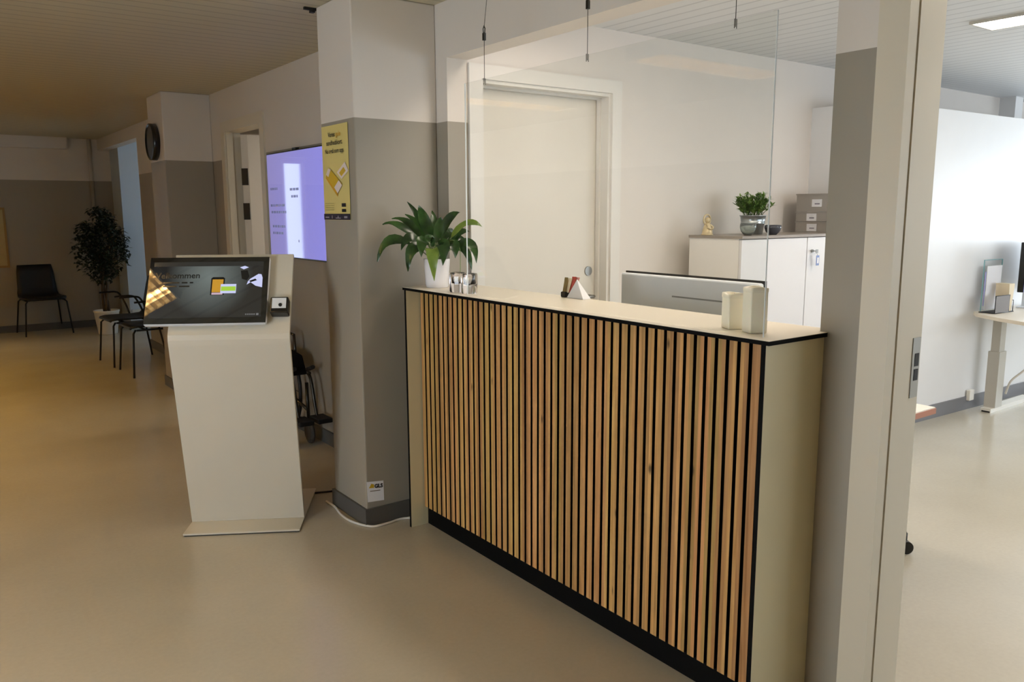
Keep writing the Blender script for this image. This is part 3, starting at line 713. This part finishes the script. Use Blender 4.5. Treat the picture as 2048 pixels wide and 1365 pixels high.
ppoly(MB(), [(.165, 1.668), (.255, 1.712), (.290, 1.672), (.215, 1.636)], .0055).build('card_drawing', POSTW, po)
ppoly(MB(), [(.190, 1.665), (.240, 1.690), (.262, 1.672), (.214, 1.648)], .0057).build('card_picture', YEL2, po)
tl = MB()
for k in range(4): pq(tl, .02, .12, 1.525 - k * .010, 1.527 - k * .010, o_)
tl.build('small_print', INKF, po)
pq(pq(MB(), .205, .248, 1.510, 1.526, o_), .205, .248, 1.486, 1.500, o_).build('app_badges', INK, po)
for q in ((.018, .060, 1.459, 1.464), (.092, .098, 1.456, 1.470), (.228, .262, 1.458, 1.467)): pq(MB(), *q, .0054).build('band_logo', GREYL, po)
lg = pq(MB(), .135, .190, 1.456, 1.460, .0054); ppoly(lg, [(.155, 1.460), (.162, 1.472), (.169, 1.460)], .0054); lg.build('band_logo', GREYL, po)
YC = 3.383
stk = thing('wall_sticker', 'small square notice stuck low on the front face of the column', 'sticker', (1.672, YC, .165), math.radians(0))
def ST(u, z, o): return (u, -o, z)
MB().hexa([(-.043, -.001, -.048), (.043, -.001, -.055), (.043, -.0004, -.055), (-.043, -.0004, -.048)], [(-.046, -.001, .053), (.042, -.001, .043), (.042, -.0004, .043), (-.046, -.0004, .053)]).build('paper', PAPER, stk)
lettering('sticker_lettering', 'GLS', .026, (-.006, -.0015, .016), (1, 0, -.09), (0, 0, 1), INK, stk, bold=.0015)
MB().add([(-.036, -.0014, .020), (-.008, -.0014, .017), (-.008, -.0014, .034), (-.022, -.0014, .040)], [(0, 1, 2, 3)]).build('yellow_logo', YEL2, stk)
MB().add([(-.030, -.0014, .002), (.024, -.0014, -.003), (.024, -.0014, .001), (-.030, -.0014, .006)], [(0, 1, 2, 3)]).build('text_line', mat('brown_ink', (112, 100, 84), .7), stk)

# ------------------------------------------------------------------ wall TV
tvp = thing('wall_television', 'large flat television with a pale violet screen on the corridor wall', 'television', (XF0, 4.945, 1.535))
MB().box(-.045, -.022, -.615, .615, -.350, .345).build('frame', BLKP, tvp, bevel=.004)
MB().box(-.022, -.0005, -.25, .25, -.2, .2).build('wall_mount', BLKM, tvp)
tm, nt, bb = new_mat('tv_picture'); bb.inputs['Base Color'].default_value = (0.01, 0.01, 0.012, 1); bb.inputs['Roughness'].default_value = 0.03
tc = nd(nt, 'ShaderNodeTexCoord'); sp = nd(nt, 'ShaderNodeSeparateXYZ'); nt.links.new(tc.outputs['Object'], sp.inputs[0])
mr = nd(nt, 'ShaderNodeMapRange'); mr.inputs['From Min'].default_value = -.6; mr.inputs['From Max'].default_value = .6
nt.links.new(sp.outputs['Y'], mr.inputs['Value'])
cr = nd(nt, 'ShaderNodeValToRGB'); cr.color_ramp.elements[0].color = lin((128, 126, 206)); cr.color_ramp.elements[1].color = lin((126, 120, 172))
nt.links.new(mr.outputs['Result'], cr.inputs['Fac']); nt.links.new(cr.outputs['Color'], bb.inputs['Emission Color']); bb.inputs['Emission Strength'].default_value = 1.05
tvs = MB().box(-.0462, -.045, -.607, .607, -.340, .337).build('screen', tm, tvp)
TVT = emit('tv_text', (84, 78, 130), .6)
random.seed(3)
for z_, y0, y1 in ((.10, .56, .43), (-.01, .57, .30), (-.055, .56, .29), (-.15, .55, .32), (-.195, .55, .36), (.09, .21, .05), (.045, .19, .08), (-.24, .10, .085)):
    y_ = y0; tt = MB()
    while y_ > y1 + .01:
        wd = random.uniform(.015, .05); tt.add([(-.0465, y_, z_), (-.0465, max(y_ - wd, y1), z_), (-.0465, max(y_ - wd, y1), z_ + .016), (-.0465, y_, z_ + .016)], [(0, 1, 2, 3)]); y_ -= wd + .008
    tt.build('text_line', TVT, tvs)
MB().box(-.043, -.02, .09, .15, .345, .358).build('sensor', BLKP, tvp)

# wall clock
ck = thing('wall_clock', 'round wall clock on the far column near the ceiling', 'clock', (1.675, 7.165, 2.055))
ckr = MB().lathe([(.138, 0), (.146, .004), (.146, .050), (.138, .054), (.132, .046)], n=48); ck1 = ckr.build('case', BLKP, ck)
MB().lathe([(.0005, .040), (.134, .040), (.134, .036), (.0005, .036)], n=40).build('dial', CLOCKF, ck)
MB().box(-.004, .004, -.02, .075, .0405, .042).build('hour_hand', INK, ck)
MB().box(-.02, .105, -.003, .003, .0425, .044).build('minute_hand', INK, ck)
for k in range(12):
    a = PI / 6 * k; x_, y_ = math.sin(a), math.cos(a)
    q = [(x_ * .105 - y_ * .004, y_ * .105 + x_ * .004), (x_ * .105 + y_ * .004, y_ * .105 - x_ * .004), (x_ * .125 + y_ * .004, y_ * .125 - x_ * .004), (x_ * .125 - y_ * .004, y_ * .125 + x_ * .004)]
    MB().prism(q, .0398, .0410).build('hour_mark', INK, ck)
for o in ck.children: o.rotation_euler = (0, -PI / 2, 0)

# ------------------------------------------------------------------ chairs
def shell(mb):      # one-piece shell: seat and back as a smooth grid, front is -Y
    prof = [(-.235, .438), (-.225, .452), (-.17, .455), (-.05, .445), (.08, .440), (.16, .450), (.205, .490), (.225, .56), (.245, .66), (.262, .76), (.275, .845)]
    wid = [.205, .222, .235, .238, .236, .232, .225, .218, .213, .206, .190]
    crv = [.0, .0, .006, .014, .016, .014, .014, .016, .016, .014, .010]
    vs = []; m_ = 9
    for (y_, z_), w_, c_ in zip(prof, wid, crv):
        for k in range(m_):
            s = -1 + 2 * k / (m_ - 1); q = s * s
            back = z_ > .5
            vs.append((s * w_, y_ - (c_ * 1.6 * q if back else 0), z_ + (c_ * q if not back else 0)))
    fs = [(i * m_ + k, i * m_ + k + 1, (i + 1) * m_ + k + 1, (i + 1) * m_ + k) for i in range(len(prof) - 1) for k in range(m_ - 1)]
    mb.add(vs, fs, True); return mb
def make_chair(label, arms, loc, rz, group):
    t = thing('shell_chair', label, 'chair', loc, rz, group)
    o = shell(MB()).build('seat_shell', CHAIRB, t, thick=.012)
    fr_ = MB().tube([(-.20, -.18, .425), (-.20, .17, .425)], .009).tube([(.20, -.18, .425), (.20, .17, .425)], .009).tube([(-.20, -.10, .425), (.20, -.10, .425)], .009).tube([(-.20, .12, .425), (.20, .12, .425)], .009)
    fr_.build('seat_frame', CHAIRB, t)
    for sx in (-1, 1):
        MB().tube([(sx * .20, -.19, .428), (sx * .225, -.215, .40), (sx * .262, -.245, 0)], .0095).build('leg', CHAIRB, t)
        MB().tube([(sx * .20, .17, .428), (sx * .222, .20, .40), (sx * .258, .262, 0)], .0095).build('leg', CHAIRB, t)
        if arms:
            MB().tube(smooth_path([(sx * .20, .08, .425), (sx * .255, .07, .45), (sx * .275, .04, .56), (sx * .278, -.01, .665), (sx * .278, -.05, .690), (sx * .275, -.12, .692), (sx * .275, -.20, .690)], 5), .0095).build('armrest', CHAIRB, t)
    return t
GA = 'black armchairs along the corridor wall'
make_chair('black shell armchair beside the tall ficus, further of the pair', True, (1.69, 8.80, 0), math.radians(-86), GA)
make_chair('black shell armchair partly hidden behind the kiosk screen, nearer of the pair', True, (1.74, 8.12, 0), math.radians(-88), GA)
make_chair('black armless shell chair standing alone against the back wall', False, (1.235, 11.60, 0), math.radians(6), 'black chairs in the waiting corner')

# ------------------------------------------------------------------ ficus
fc = thing('potted_ficus', 'tall ficus tree in a white pot in the far corner', 'plant', (1.86, 11.05, 0))
MB().lathe([(.105, 0), (.108, .006), (.142, .27), (.148, .275), (.148, .295), (.138, .295), (.132, .262), (.0005, .262)], n=36).build('pot', WHITE, fc)
MB().lathe([(.131, .255), (.131, .264), (.0005, .270)], n=24).build('soil', SOIL, fc)
tk = MB()
for k in range(3):
    a = k * 2.1
    tk.tube([(.03 * math.cos(a + i * .55), .03 * math.sin(a + i * .55), .265 + i * .11) for i in range(8)], [.017 - .0008 * i for i in range(8)], 8)
random.seed(11)
brs = []
for k in range(16):
    a = random.uniform(0, 2 * PI); z0 = random.uniform(.6, 1.0); r = random.uniform(.12, .30); z1 = random.uniform(.72, 1.5)
    e = Vector((r * math.cos(a), r * math.sin(a) * .8, z1)); tk.tube([(.01, .01, z0), (e.x * .5, e.y * .5, (z0 + z1) / 2 + .03), e], [.009, .006, .003], 5); brs.append(e)
tk.build('trunk', BARK, fc)
fl = MB()
for k in range(2500):
    while True:
        p = Vector((random.uniform(-1, 1), random.uniform(-1, 1), random.uniform(-1, 1)))
        if .25 < p.length < 1: break
    zz = 1.10 + p.z * .49
    wr_ = .32 * (1.0 if zz < 1.15 else 1 - (zz - 1.15) * .75) * (0.8 if zz < .8 else 1)
    c_ = Vector((p.x * wr_, p.y * wr_ * .85, zz))
    if math.sin(c_.x * 17 + c_.z * 9) + math.sin(c_.z * 21 - c_.y * 13) < -1.0: continue
    an = random.uniform(0, 2 * PI); dr = Vector((math.cos(an), math.sin(an), random.uniform(-1.1, .1))).normalized(); sd = dr.cross(Vector((random.uniform(-.4, .4), random.uniform(-.4, .4), 1))).normalized()
    l_ = random.uniform(.05, .082); q = l_ * .23; up = sd.cross(dr).normalized() * l_ * .08
    fl.add([c_, c_ + dr * l_ * .35 + sd * q + up, c_ + dr * l_, c_ + dr * l_ * .35 - sd * q + up, c_ + dr * l_ * .5], [(0, 1, 4), (1, 2, 4), (0, 4, 3), (4, 2, 3)], True)
fl.build('foliage', FICUS, fc)

# ------------------------------------------------------------------ folded wheelchair behind the kiosk
wh = thing('folded_wheelchair', 'folded black wheelchair parked behind the white kiosk', 'wheelchair', (1.90, 4.97, 0))
for sx in (-.06, .06):
    wl_ = MB(); n = 32
    ring = [(sx * 1.5, .42 + .295 * math.cos(2 * PI * k / n), .297 + .295 * math.sin(2 * PI * k / n) * .99) for k in range(n + 1)]
    wl_.tube(ring, .013, 8, False)
    for k in range(12): a = 2 * PI * k / 12; wl_.tube([(sx * 1.5, .42, .297), (sx * 1.5, .42 + .285 * math.cos(a), .297 + .285 * math.sin(a))], .0022, 4)
    wl_.tube([(sx * 1.5 - .02, .42, .297), (sx * 1.5 + .02, .42, .297)], .024, 12)
    wl_.build('rear_wheel', BLKM, wh)
    cs = MB().tube([(sx, -.08 + .062 * math.cos(2 * PI * k / 20), .072 + .060 * math.sin(2 * PI * k / 20)) for k in range(21)], .012, 8, False)
    cs.tube([(sx - .012, -.08, .072), (sx + .012, -.08, .072)], .05, 16).build('caster', mat('grey_rubber', (58, 54, 48), .7), wh)
    fr_ = MB().tube(smooth_path([(sx, .56, .93), (sx, .52, .90), (sx, .45, .52), (sx, .42, .30)]), .011).tube([(sx, .46, .50), (sx, -.12, .47)], .011)
    fr_.tube([(sx, .42, .30), (sx, -.06, .22)], .011).tube(smooth_path([(sx, -.05, .47), (sx, -.13, .44), (sx, -.19, .26), (sx, -.22, .19)]), .011).tube([(sx, -.06, .40), (sx, -.07, .14)], .012).tube([(sx, .45, .70), (sx, .12, .69), (sx, .10, .48)], .010)
    fr_.build('side_frame', DSTEEL, wh)
    MB().tube([(sx, .56, .93), (sx, .68, .925)], .016).build('push_handle', BLKM, wh)
    MB().box(sx - .045, sx + .05, -.34, -.19, .185, .215).build('footplate', BLKM, wh, bevel=.006)
    MB().tube([(sx, .06, .46), (sx, -.06, .48), (sx, -.15, .51)], .006).tube([(sx, -.07, .485), (sx, -.18, .52)], .014).build('brake_lever', BLKM, wh)
MB().hexa([(-.055, .43, .46), (.055, .43, .46), (.055, -.10, .46), (-.055, -.10, .46)], [(-.05, .43, .62), (.05, .43, .62), (.05, -.04, .58), (-.05, -.04, .58)]).build('seat_fabric', FABB, wh, bevel=.01)
MB().box(-.055, .055, .455, .49, .52, .90).build('back_fabric', FABB, wh, bevel=.008)

# ------------------------------------------------------------------ corridor ceiling lights (out of frame, some seen in the reflections, some added as fill)
def luminaire(x0, x1, y0, y1, label, glow, group, nx, ny, dp=.075):
    cx_, cy_ = (x0 + x1) / 2, (y0 + y1) / 2; t = thing('ceiling_light', label, 'light', (cx_, cy_, H), 0, group)
    a, b_ = (x1 - x0) / 2, (y1 - y0) / 2
    MB().box(-a, a, -b_, -b_ + .012, -dp, 0).box(-a, a, b_ - .012, b_, -dp, 0).box(-a, -a + .012, -b_ + .012, b_ - .012, -dp, 0).box(a - .012, a, -b_ + .012, b_ - .012, -dp, 0).build('frame', GREYM, t)
    if dp > .02:      # open fitting: two bare tubes under a white reflector
        MB().box(-a + .012, a - .012, -b_ + .012, b_ - .012, -.003, -.001).build('reflector', REFL, t)
        for yy in (-b_ * .45, b_ * .45): MB().tube([(-a + .03, yy, -.020), (a - .03, yy, -.020)], .010, 10).build('tube', glow, t)
    else:
        MB().box(-a + .012, a - .012, -b_ + .012, b_ - .012, -.008, -.001).build('light_panel', glow, t)
    lv = MB()
    for k in range(1, nx): x_ = -a + 2 * a * k / nx; lv.box(x_ - .002, x_ + .002, -b_ + .012, b_ - .012, -dp + .002, -.034 if dp > .02 else -.008)
    for k in range(1, ny): y_ = -b_ + 2 * b_ * k / ny; lv.box(-a + .012, a - .012, y_ - .002, y_ + .002, -dp + .002, -.034 if dp > .02 else -.008)
    lv.build('louvre', ALU, t)
GL = 'louvred corridor ceiling lights'
luminaire(-1.06, .14, 3.29, 3.61, 'louvred ceiling light over the corridor beside the kiosk', LAMPW, GL, 20, 5)
luminaire(-1.06, .14, -.86, -.54, 'added louvred fill light over the corridor opposite the doorway', LAMPB, GL, 20, 5)  # unseen, continues the row; added as front fill from behind the camera
luminaire(-1.06, .14, 1.24, 1.56, 'added louvred fill light over the corridor in front of the counter', LAMPW, GL, 20, 5)  # unseen, continues the row; added to brighten the near corridor
luminaire(-1.06, .14, 5.40, 5.72, 'louvred ceiling light over the corridor facing the television', LAMPM, GL, 20, 5)
luminaire(-1.06, .14, 7.50, 7.82, 'louvred ceiling light over the corridor facing the clock', LAMPF, GL, 20, 5)
luminaire(-1.06, .14, 9.70, 10.02, 'louvred ceiling light over the waiting corner', LAMPF, GL, 20, 5)
luminaire(4.44, 4.68, .90, 2.10, 'long warm ceiling light in the right hand room', LAMPO, 'warm office ceiling lights', 3, 16, .014)
luminaire(2.28, 2.52, 1.50, 2.70, 'added warm fill light right above the reception counter', LAMPO, 'warm office ceiling lights', 3, 16, .014)  # added out of view behind the lintel to light countertop and cabinet side
luminaire(2.85, 3.09, .25, 1.45, 'added warm fill light above the stool behind the counter', LAMPO, 'warm office ceiling lights', 3, 16, .014)  # unseen extra fitting, added to lift the cabinet side and door wall
luminaire(6.6, 6.84, -1.2, 0.0, 'added warm fill light at the far side of the right hand room', LAMPO, 'warm office ceiling lights', 3, 16, .014)  # unseen extra fitting, added as warm fill for the office
luminaire(3.0, 4.2, 5.4, 5.7, 'ceiling light in the room behind the open corridor door', LAMPO, None, 12, 3, .014)
hk = MB().box(1.57, 1.628, 3.752, 3.768, H - .012, H).box(1.60, 1.620, 3.748, 3.772, H - .022, H - .012).build('ceiling_bracket', BLKM)
tag(hk, 'small dark bracket on the ceiling beside the column top', 'bracket')

# ------------------------------------------------------------------ office behind the counter
dk = thing('reception_desk', 'white desk behind the counter with a wooden edge', 'desk', (2.70, 2.30, 0))
MB().box(-.45, .471, -.79, .80, .700, .720).build('desktop', WHITE, dk)
MB().box(-.45, .471, -.793, -.79, .694, .716).box(.471, .474, -.793, .80, .694, .716).box(-.45, .471, -.79, .80, .694, .700).build('edge_band', REDW, dk)
for x_, y_ in ((-.38, -.40), (-.02, -.40), (-.38, .66), (.30, .66)):
    MB().box(x_ - .025, x_ + .025, y_ - .025, y_ + .025, 0, .694).build('leg', GREYM, dk)
mo = thing('computer_monitor', 'back of a silver computer monitor standing behind the counter', 'monitor', (2.40, 2.135, .72))
MB().hexa([(0, -.35, .135), (.035, -.35, .135), (.035, .35, .135), (0, .35, .135)], [(0, -.35, .510), (.030, -.35, .508), (.030, .35, .508), (0, .35, .510)]).build('back_cover', SILV, mo, bevel=.008)
MB().box(.0305, .040, -.352, .352, .132, .516).build('front_frame', BLKP, mo)
MB().box(-.0008, .0008, -.20, .06, .428, .434).build('vent_slot', mat('grey_slot', (140, 142, 142), .5), mo)
MB().box(-.0012, .0008, -.138, -.120, .352, .366).box(-.0012, .0008, -.138, -.122, .330, .342).build('port', BLKM, mo)
MB().tube([(.02, 0, .012), (.02, 0, .30)], .022, 14).box(-.06, .13, -.13, .13, 0, .012).build('stand', SILV, mo)

cab = thing('storage_cabinet', 'white two-door cabinet with a grey top against the office wall', 'cabinet', (4.24, 3.02, 0))
MB().box(-.605, -.587, -.172, .18, 0, 1.332).box(.587, .605, -.172, .18, 0, 1.332).box(-.587, .587, -.172, .18, .05, .07).box(-.587, .587, .165, .18, .07, 1.332).build('carcass', CABS, cab)
MB().box(-.612, .612, -.198, .182, 1.332, 1.347).build('top_panel', CABT, cab)
for x0, x1, nm in ((-.604, -.003, 0), (.003, .604, 1)):
    dr = MB().box(x0, x1, -.190, -.173, .055, 1.328).build('door', CABW, cab, bevel=.001, seg=1)
    if nm:
        MB().tube([(.048, -.190, 1.248), (.048, -.199, 1.248)], .010, 14).build('lock', STEEL, dr)
kt = thing('key_with_tag', 'key with a blue tag hanging from the right cabinet door', 'key', (4.288, 2.806, 1.248))
MB().tube([(0, .015, 0), (0, -.002, 0)], .003, 8).box(-.011, .011, -.012, -.009, -.012, .010).box(-.004, .004, -.010, .0, -.003, .003).build('key', STEEL, kt)
MB().box(-.004, .026, -.0125, -.0095, -.085, -.025).build('tag', TAGB, kt, bevel=.004)
MB().box(.003, .019, -.0135, -.0125, -.072, -.038).build('paper_insert', PAPER, kt)
MB().tube([(0, -.0105, -.012), (.006, -.0105, -.020), (.011, -.0105, -.030)], .0014, 6).build('ring', STEEL, kt)
ZT = 1.347
fg = thing('figurine', 'small champagne coloured figurine at the left end of the cabinet top', 'figurine', (3.668, 3.10, ZT))
MB().lathe([(.034, 0), (.035, .006), (.030, .010), (.027, .03), (.019, .055), (.013, .066), (.009, .072)], n=20).build('body', FIGUR, fg)
MB().ball((0, 0, .086), .0165).build('head', FIGUR, fg)
hl = MB().tube([(.029 * math.cos(2 * PI * k / 20), .004, .088 + .029 * math.sin(2 * PI * k / 20)) for k in range(21)], .005, 8, False); hl.build('wreath', FIGUR, fg)
MB().tube(smooth_path([(-.012, -.006, .06), (-.022, -.022, .045), (-.004, -.030, .035)]), .006).tube(smooth_path([(.012, -.006, .06), (.022, -.022, .045), (.004, -.030, .035)]), .006).build('arms', FIGUR, fg)
hp = thing('potted_grass', 'bushy green plant in a zinc bucket on the cabinet', 'plant', (4.012, 3.05, ZT))
MB().lathe([(.055, 0), (.058, .003), (.067, .06), (.0705, .062), (.0705, .068), (.068, .070), (.073, .105), (.078, .107), (.078, .112), (.074, .112), (.070, .098), (.0005, .098)], n=40).build('bucket', ZINC, hp)
hb_ = MB(); random.seed(5)
for k in range(74):
    a = random.uniform(0, 2 * PI); rr = random.uniform(0, .06); ou = Vector((math.cos(a), math.sin(a), 0)); q = random.uniform(.15, 1)
    p0 = ou * rr + Vector((0, 0, .099)); tip = ou * (.03 + .092 * q) + Vector((0, 0, .105 + .135 * math.sqrt(max(0, 1 - q * q * .92)) * random.uniform(.75, 1.05)))
    hb_.tube([p0, (p0 + tip) / 2 + Vector((0, 0, .012)), tip], .0012, 4)
    for i in range(22):
        t = random.uniform(.25, 1.0); c_ = p0 * (1 - t) + tip * t + Vector((0, 0, .02 * t * (1 - t)))
        b_ = random.uniform(0, 2 * PI); d_ = (Vector((math.cos(b_), math.sin(b_), random.uniform(.1, 1.2))) + ou * .4).normalized() * random.uniform(.018, .032)
        leaf(hb_, c_, c_ + d_ * .5 + Vector((0, 0, .003)), c_ + d_, .0085, .2, 3, 0.0)
hb_.build('foliage', HERB, hp)
def bowl(name, label, x, y, r, h, m_, grp):
    o = MB().lathe([(r * .45, 0), (r * .5, .002), (r * .85, h * .35), (r, h * .7), (r * .98, h), (r * .94, h), (r * .95, h * .7), (r * .80, h * .38), (r * .42, .006), (.0005, .005)], n=32).build(name, m_)
    o.location = (x, y, ZT); return tag(o, label, 'bowl', grp)
bowl('glass_bowl', 'clear glass bowl in front of the zinc bucket', 3.800, 2.92, .045, .064, BOWLG, 'bowls on the cabinet')
bowl('glass_bowl', 'dark grey glass bowl right of the zinc bucket', 4.0, 2.90, .047, .056, SMOKE, 'bowls on the cabinet')
def tray(z0, h, label, lx, first):
    t = thing('storage_box', label, 'box', (4.735, 3.02, z0), 0, 'grey storage boxes stacked on the cabinet')
    w_, d_ = .105, .165
    b = MB().box(-w_, w_, -d_, d_, .001, .005).box(-w_, w_, -d_, -d_ + .003, .005, h - .008).box(-w_, w_, d_ - .003, d_, .005, h - .008).box(-w_, -w_ + .003, -d_ + .003, d_ - .003, .005, h - .008).box(w_ - .003, w_, -d_ + .003, d_ - .003, .005, h - .008)
    b.build('body', GREYT, t)
    MB().box(-w_ - .004, w_ + .004, -d_ - .004, d_ + .004, h - .008, h - .001).build('lid', GREYT, t)
    lh = min(.046, h - .014)
    MB().box(-w_ - .0012, -w_, lx, lx + .070, (h - lh) / 2 - .003, (h + lh) / 2 - .003).build('label_card', PAPER, t)
    MB().box(-w_ - .0016, -w_ - .0012, lx + .015, lx + .050, h / 2 - .012, h / 2 - .004).build('label_print', GREYL, t)
tray(ZT, .068, 'grey translucent storage box at the bottom of the stack on the cabinet', .012, 1)
tray(ZT + .068, .062, 'grey translucent storage box in the middle of the stack on the cabinet', .016, 0)
tray(ZT + .130, .115, 'deep grey translucent storage box topmost of the stack on the cabinet', -.018, 0)

# swivel stool, mostly hidden behind the doorway jamb
so = thing('swivel_stool', 'black office stool whose caster peeks out beside the doorway frame', 'stool', (3.093, 1.890, 0))
MB().lathe([(.0005, .46), (.15, .46), (.175, .47), (.18, .50), (.165, .525), (.0005, .535)], n=32).build('seat', FABB, so)
MB().tube([(0, 0, .10), (0, 0, .46)], .025, 14).build('gas_column', BLKP, so)
aim = math.atan2(-.202, .282)
for k in range(5):
    a = aim + 2 * PI * k / 5; R = .345
    ux, uy = math.cos(a), math.sin(a)
    lg_ = MB().tube([(0, 0, .115), (ux * .18, uy * .18, .11), (ux * R, uy * R, .088)], [.026, .018, .012], 10).build('base_arm', BLKP, so)
    cw = MB().tube([(ux * R, uy * R, .09), (ux * R, uy * R, .062)], .009, 8)
    vx, vy = -uy, ux
    for s in (-.014, .014):
        cw.tube([(ux * R + vx * (s - .008), uy * R + vy * (s - .008), .029), (ux * R + vx * (s + .008), uy * R + vy * (s + .008), .029)], .0285, 16)
    cw.build('caster', BLKP, lg_)

# ------------------------------------------------------------------ desk in the right hand room
rd = thing('standing_desk', 'white height adjustable desk in the bright room on the right', 'desk', (6.9, 2.4, 0))
top = [(-.70, .335), (-.80, .27), (-.94, .06), (-1.03, -.13), (-1.04, -.30), (-.9, -.42), (.85, -.42), (.85, .31), (.3, .31)]
MB().prism(top, .726, .750).build('desktop', mat('birch_white_top', (226, 214, 194), .4), rd, bevel=.006)
for x_ in (-.50, .62):
    lgp = MB().box(x_ - .055, x_ + .055, .19, .27, .03, .45).box(x_ - .042, x_ + .042, .200, .26, .45, .726).build('leg', GREYM, rd)
    x0, x1 = (x_ - .11, x_ + .60) if x_ < 0 else (x_ - .3, x_ + .3)
    ft = MB().box(x0, x1, .195, .265, .012, .03).box(x0, x1, .195, .200, 0, .012).box(x0, x1, .260, .265, 0, .012).build('foot', WHITE, lgp)
    MB().box(x0 + .004, x1 - .004, .201, .259, .001, .0115).build('foot_underside', BLKM, lgp)
cb_ = MB().tube(smooth_path([(6.64, 2.35, .72), (6.66, 2.36, .56), (6.62, 2.44, .40), (6.54, 2.50, .30), (6.50, 2.56, .22), (6.49, 2.585, .12)]), .008, 8).build('desk_cable', CABLEW)
tag(cb_, 'white cable hanging down behind the standing desk leg', 'cable')
pw_ = MB().box(6.26, 6.33, 2.735, 2.763, .07, .15).build('wall_socket', WHITE, bevel=.004); tag(pw_, 'small white wall box low behind the standing desk leg', 'socket')
mh = thing('document_holder', 'dark wire mesh document holder on the standing desk', 'holder', (6.25, 2.62, .750), math.radians(-4))
MB().box(-.085, .10, -.055, -.051, .006, .125).build('mesh_front', mat('dark_mesh', (118, 112, 108), .6, noise=.2, nscale=300), mh)
MB().tube([(-.088, -.053, .004), (-.088, -.053, .127), (.103, -.053, .127), (.103, -.053, .004), (-.088, -.053, .004)], .0035, 6).box(-.088, .17, -.055, .06, .001, .006).tube([(.165, -.05, .004), (.165, -.05, .085), (.165, .055, .085), (.165, .055, .004)], .003, 6).build('wire_frame', BLKM, mh)
MB().hexa([(.115, -.045, .007), (.150, -.045, .007), (.150, .05, .007), (.115, .05, .007)], [(.10, -.045, .205), (.175, -.045, .205), (.175, .05, .205), (.10, .05, .205)]).build('envelopes', CREAM, mh)
sg = thing('acrylic_sign_holder', 'upright clear acrylic sign holder with a printed sheet on the standing desk', 'sign holder', (6.37, 2.70, .750), math.radians(-4))
MB().box(-.125, .125, -.003, .003, .001, .375).build('acrylic', GLASS, sg)
MB().box(-.125, .125, -.0035, .0035, .372, .3765).box(.122, .1255, -.0035, .0035, .001, .372).box(-.1255, -.122, -.0035, .0035, .001, .372).build('edge', mat('teal_edge', (128, 172, 178), .2), sg)
MB().box(-.085, .118, -.006, -.0035, .01, .33).build('sheet', PAPER, sg)
MB().box(-.108, -.097, -.006, -.0035, .04, .29).build('violet_strip', mat('violet_ink', (168, 166, 220), .6), sg)
m2 = thing('computer_monitor', 'dark computer monitor at the right edge on the standing desk', 'monitor', (6.795, 2.60, .750), math.radians(8))
MB().box(-.29, .30, -.02, .02, .135, .50).build('screen', BLKP, m2, bevel=.004)
MB().box(-.288, -.276, -.0225, -.02, .137, .498).build('side_bezel', mat('blue_bezel', (46, 40, 110), .3), m2)
MB().box(-.03, .03, .02, .045, .01, .36).box(-.11, .13, -.10, .06, 0, .010).build('stand', SILV, m2)

# picture frame just entering the frame on the back wall
pf = thing('picture_frame', 'edge of a framed picture on the back wall at the far left', 'picture', (.63, 11.878, 1.12))
MB().box(-.32, .32, -.018, -.001, -.30, .44).build('frame', mat('tan_wood_frame', (150, 120, 70), .5), pf)
MB().box(-.295, .295, -.020, -.018, -.275, .415).build('print', mat('beige_print', (176, 158, 110), .6, noise=.1), pf)

scene.cycles.use_denoising = True
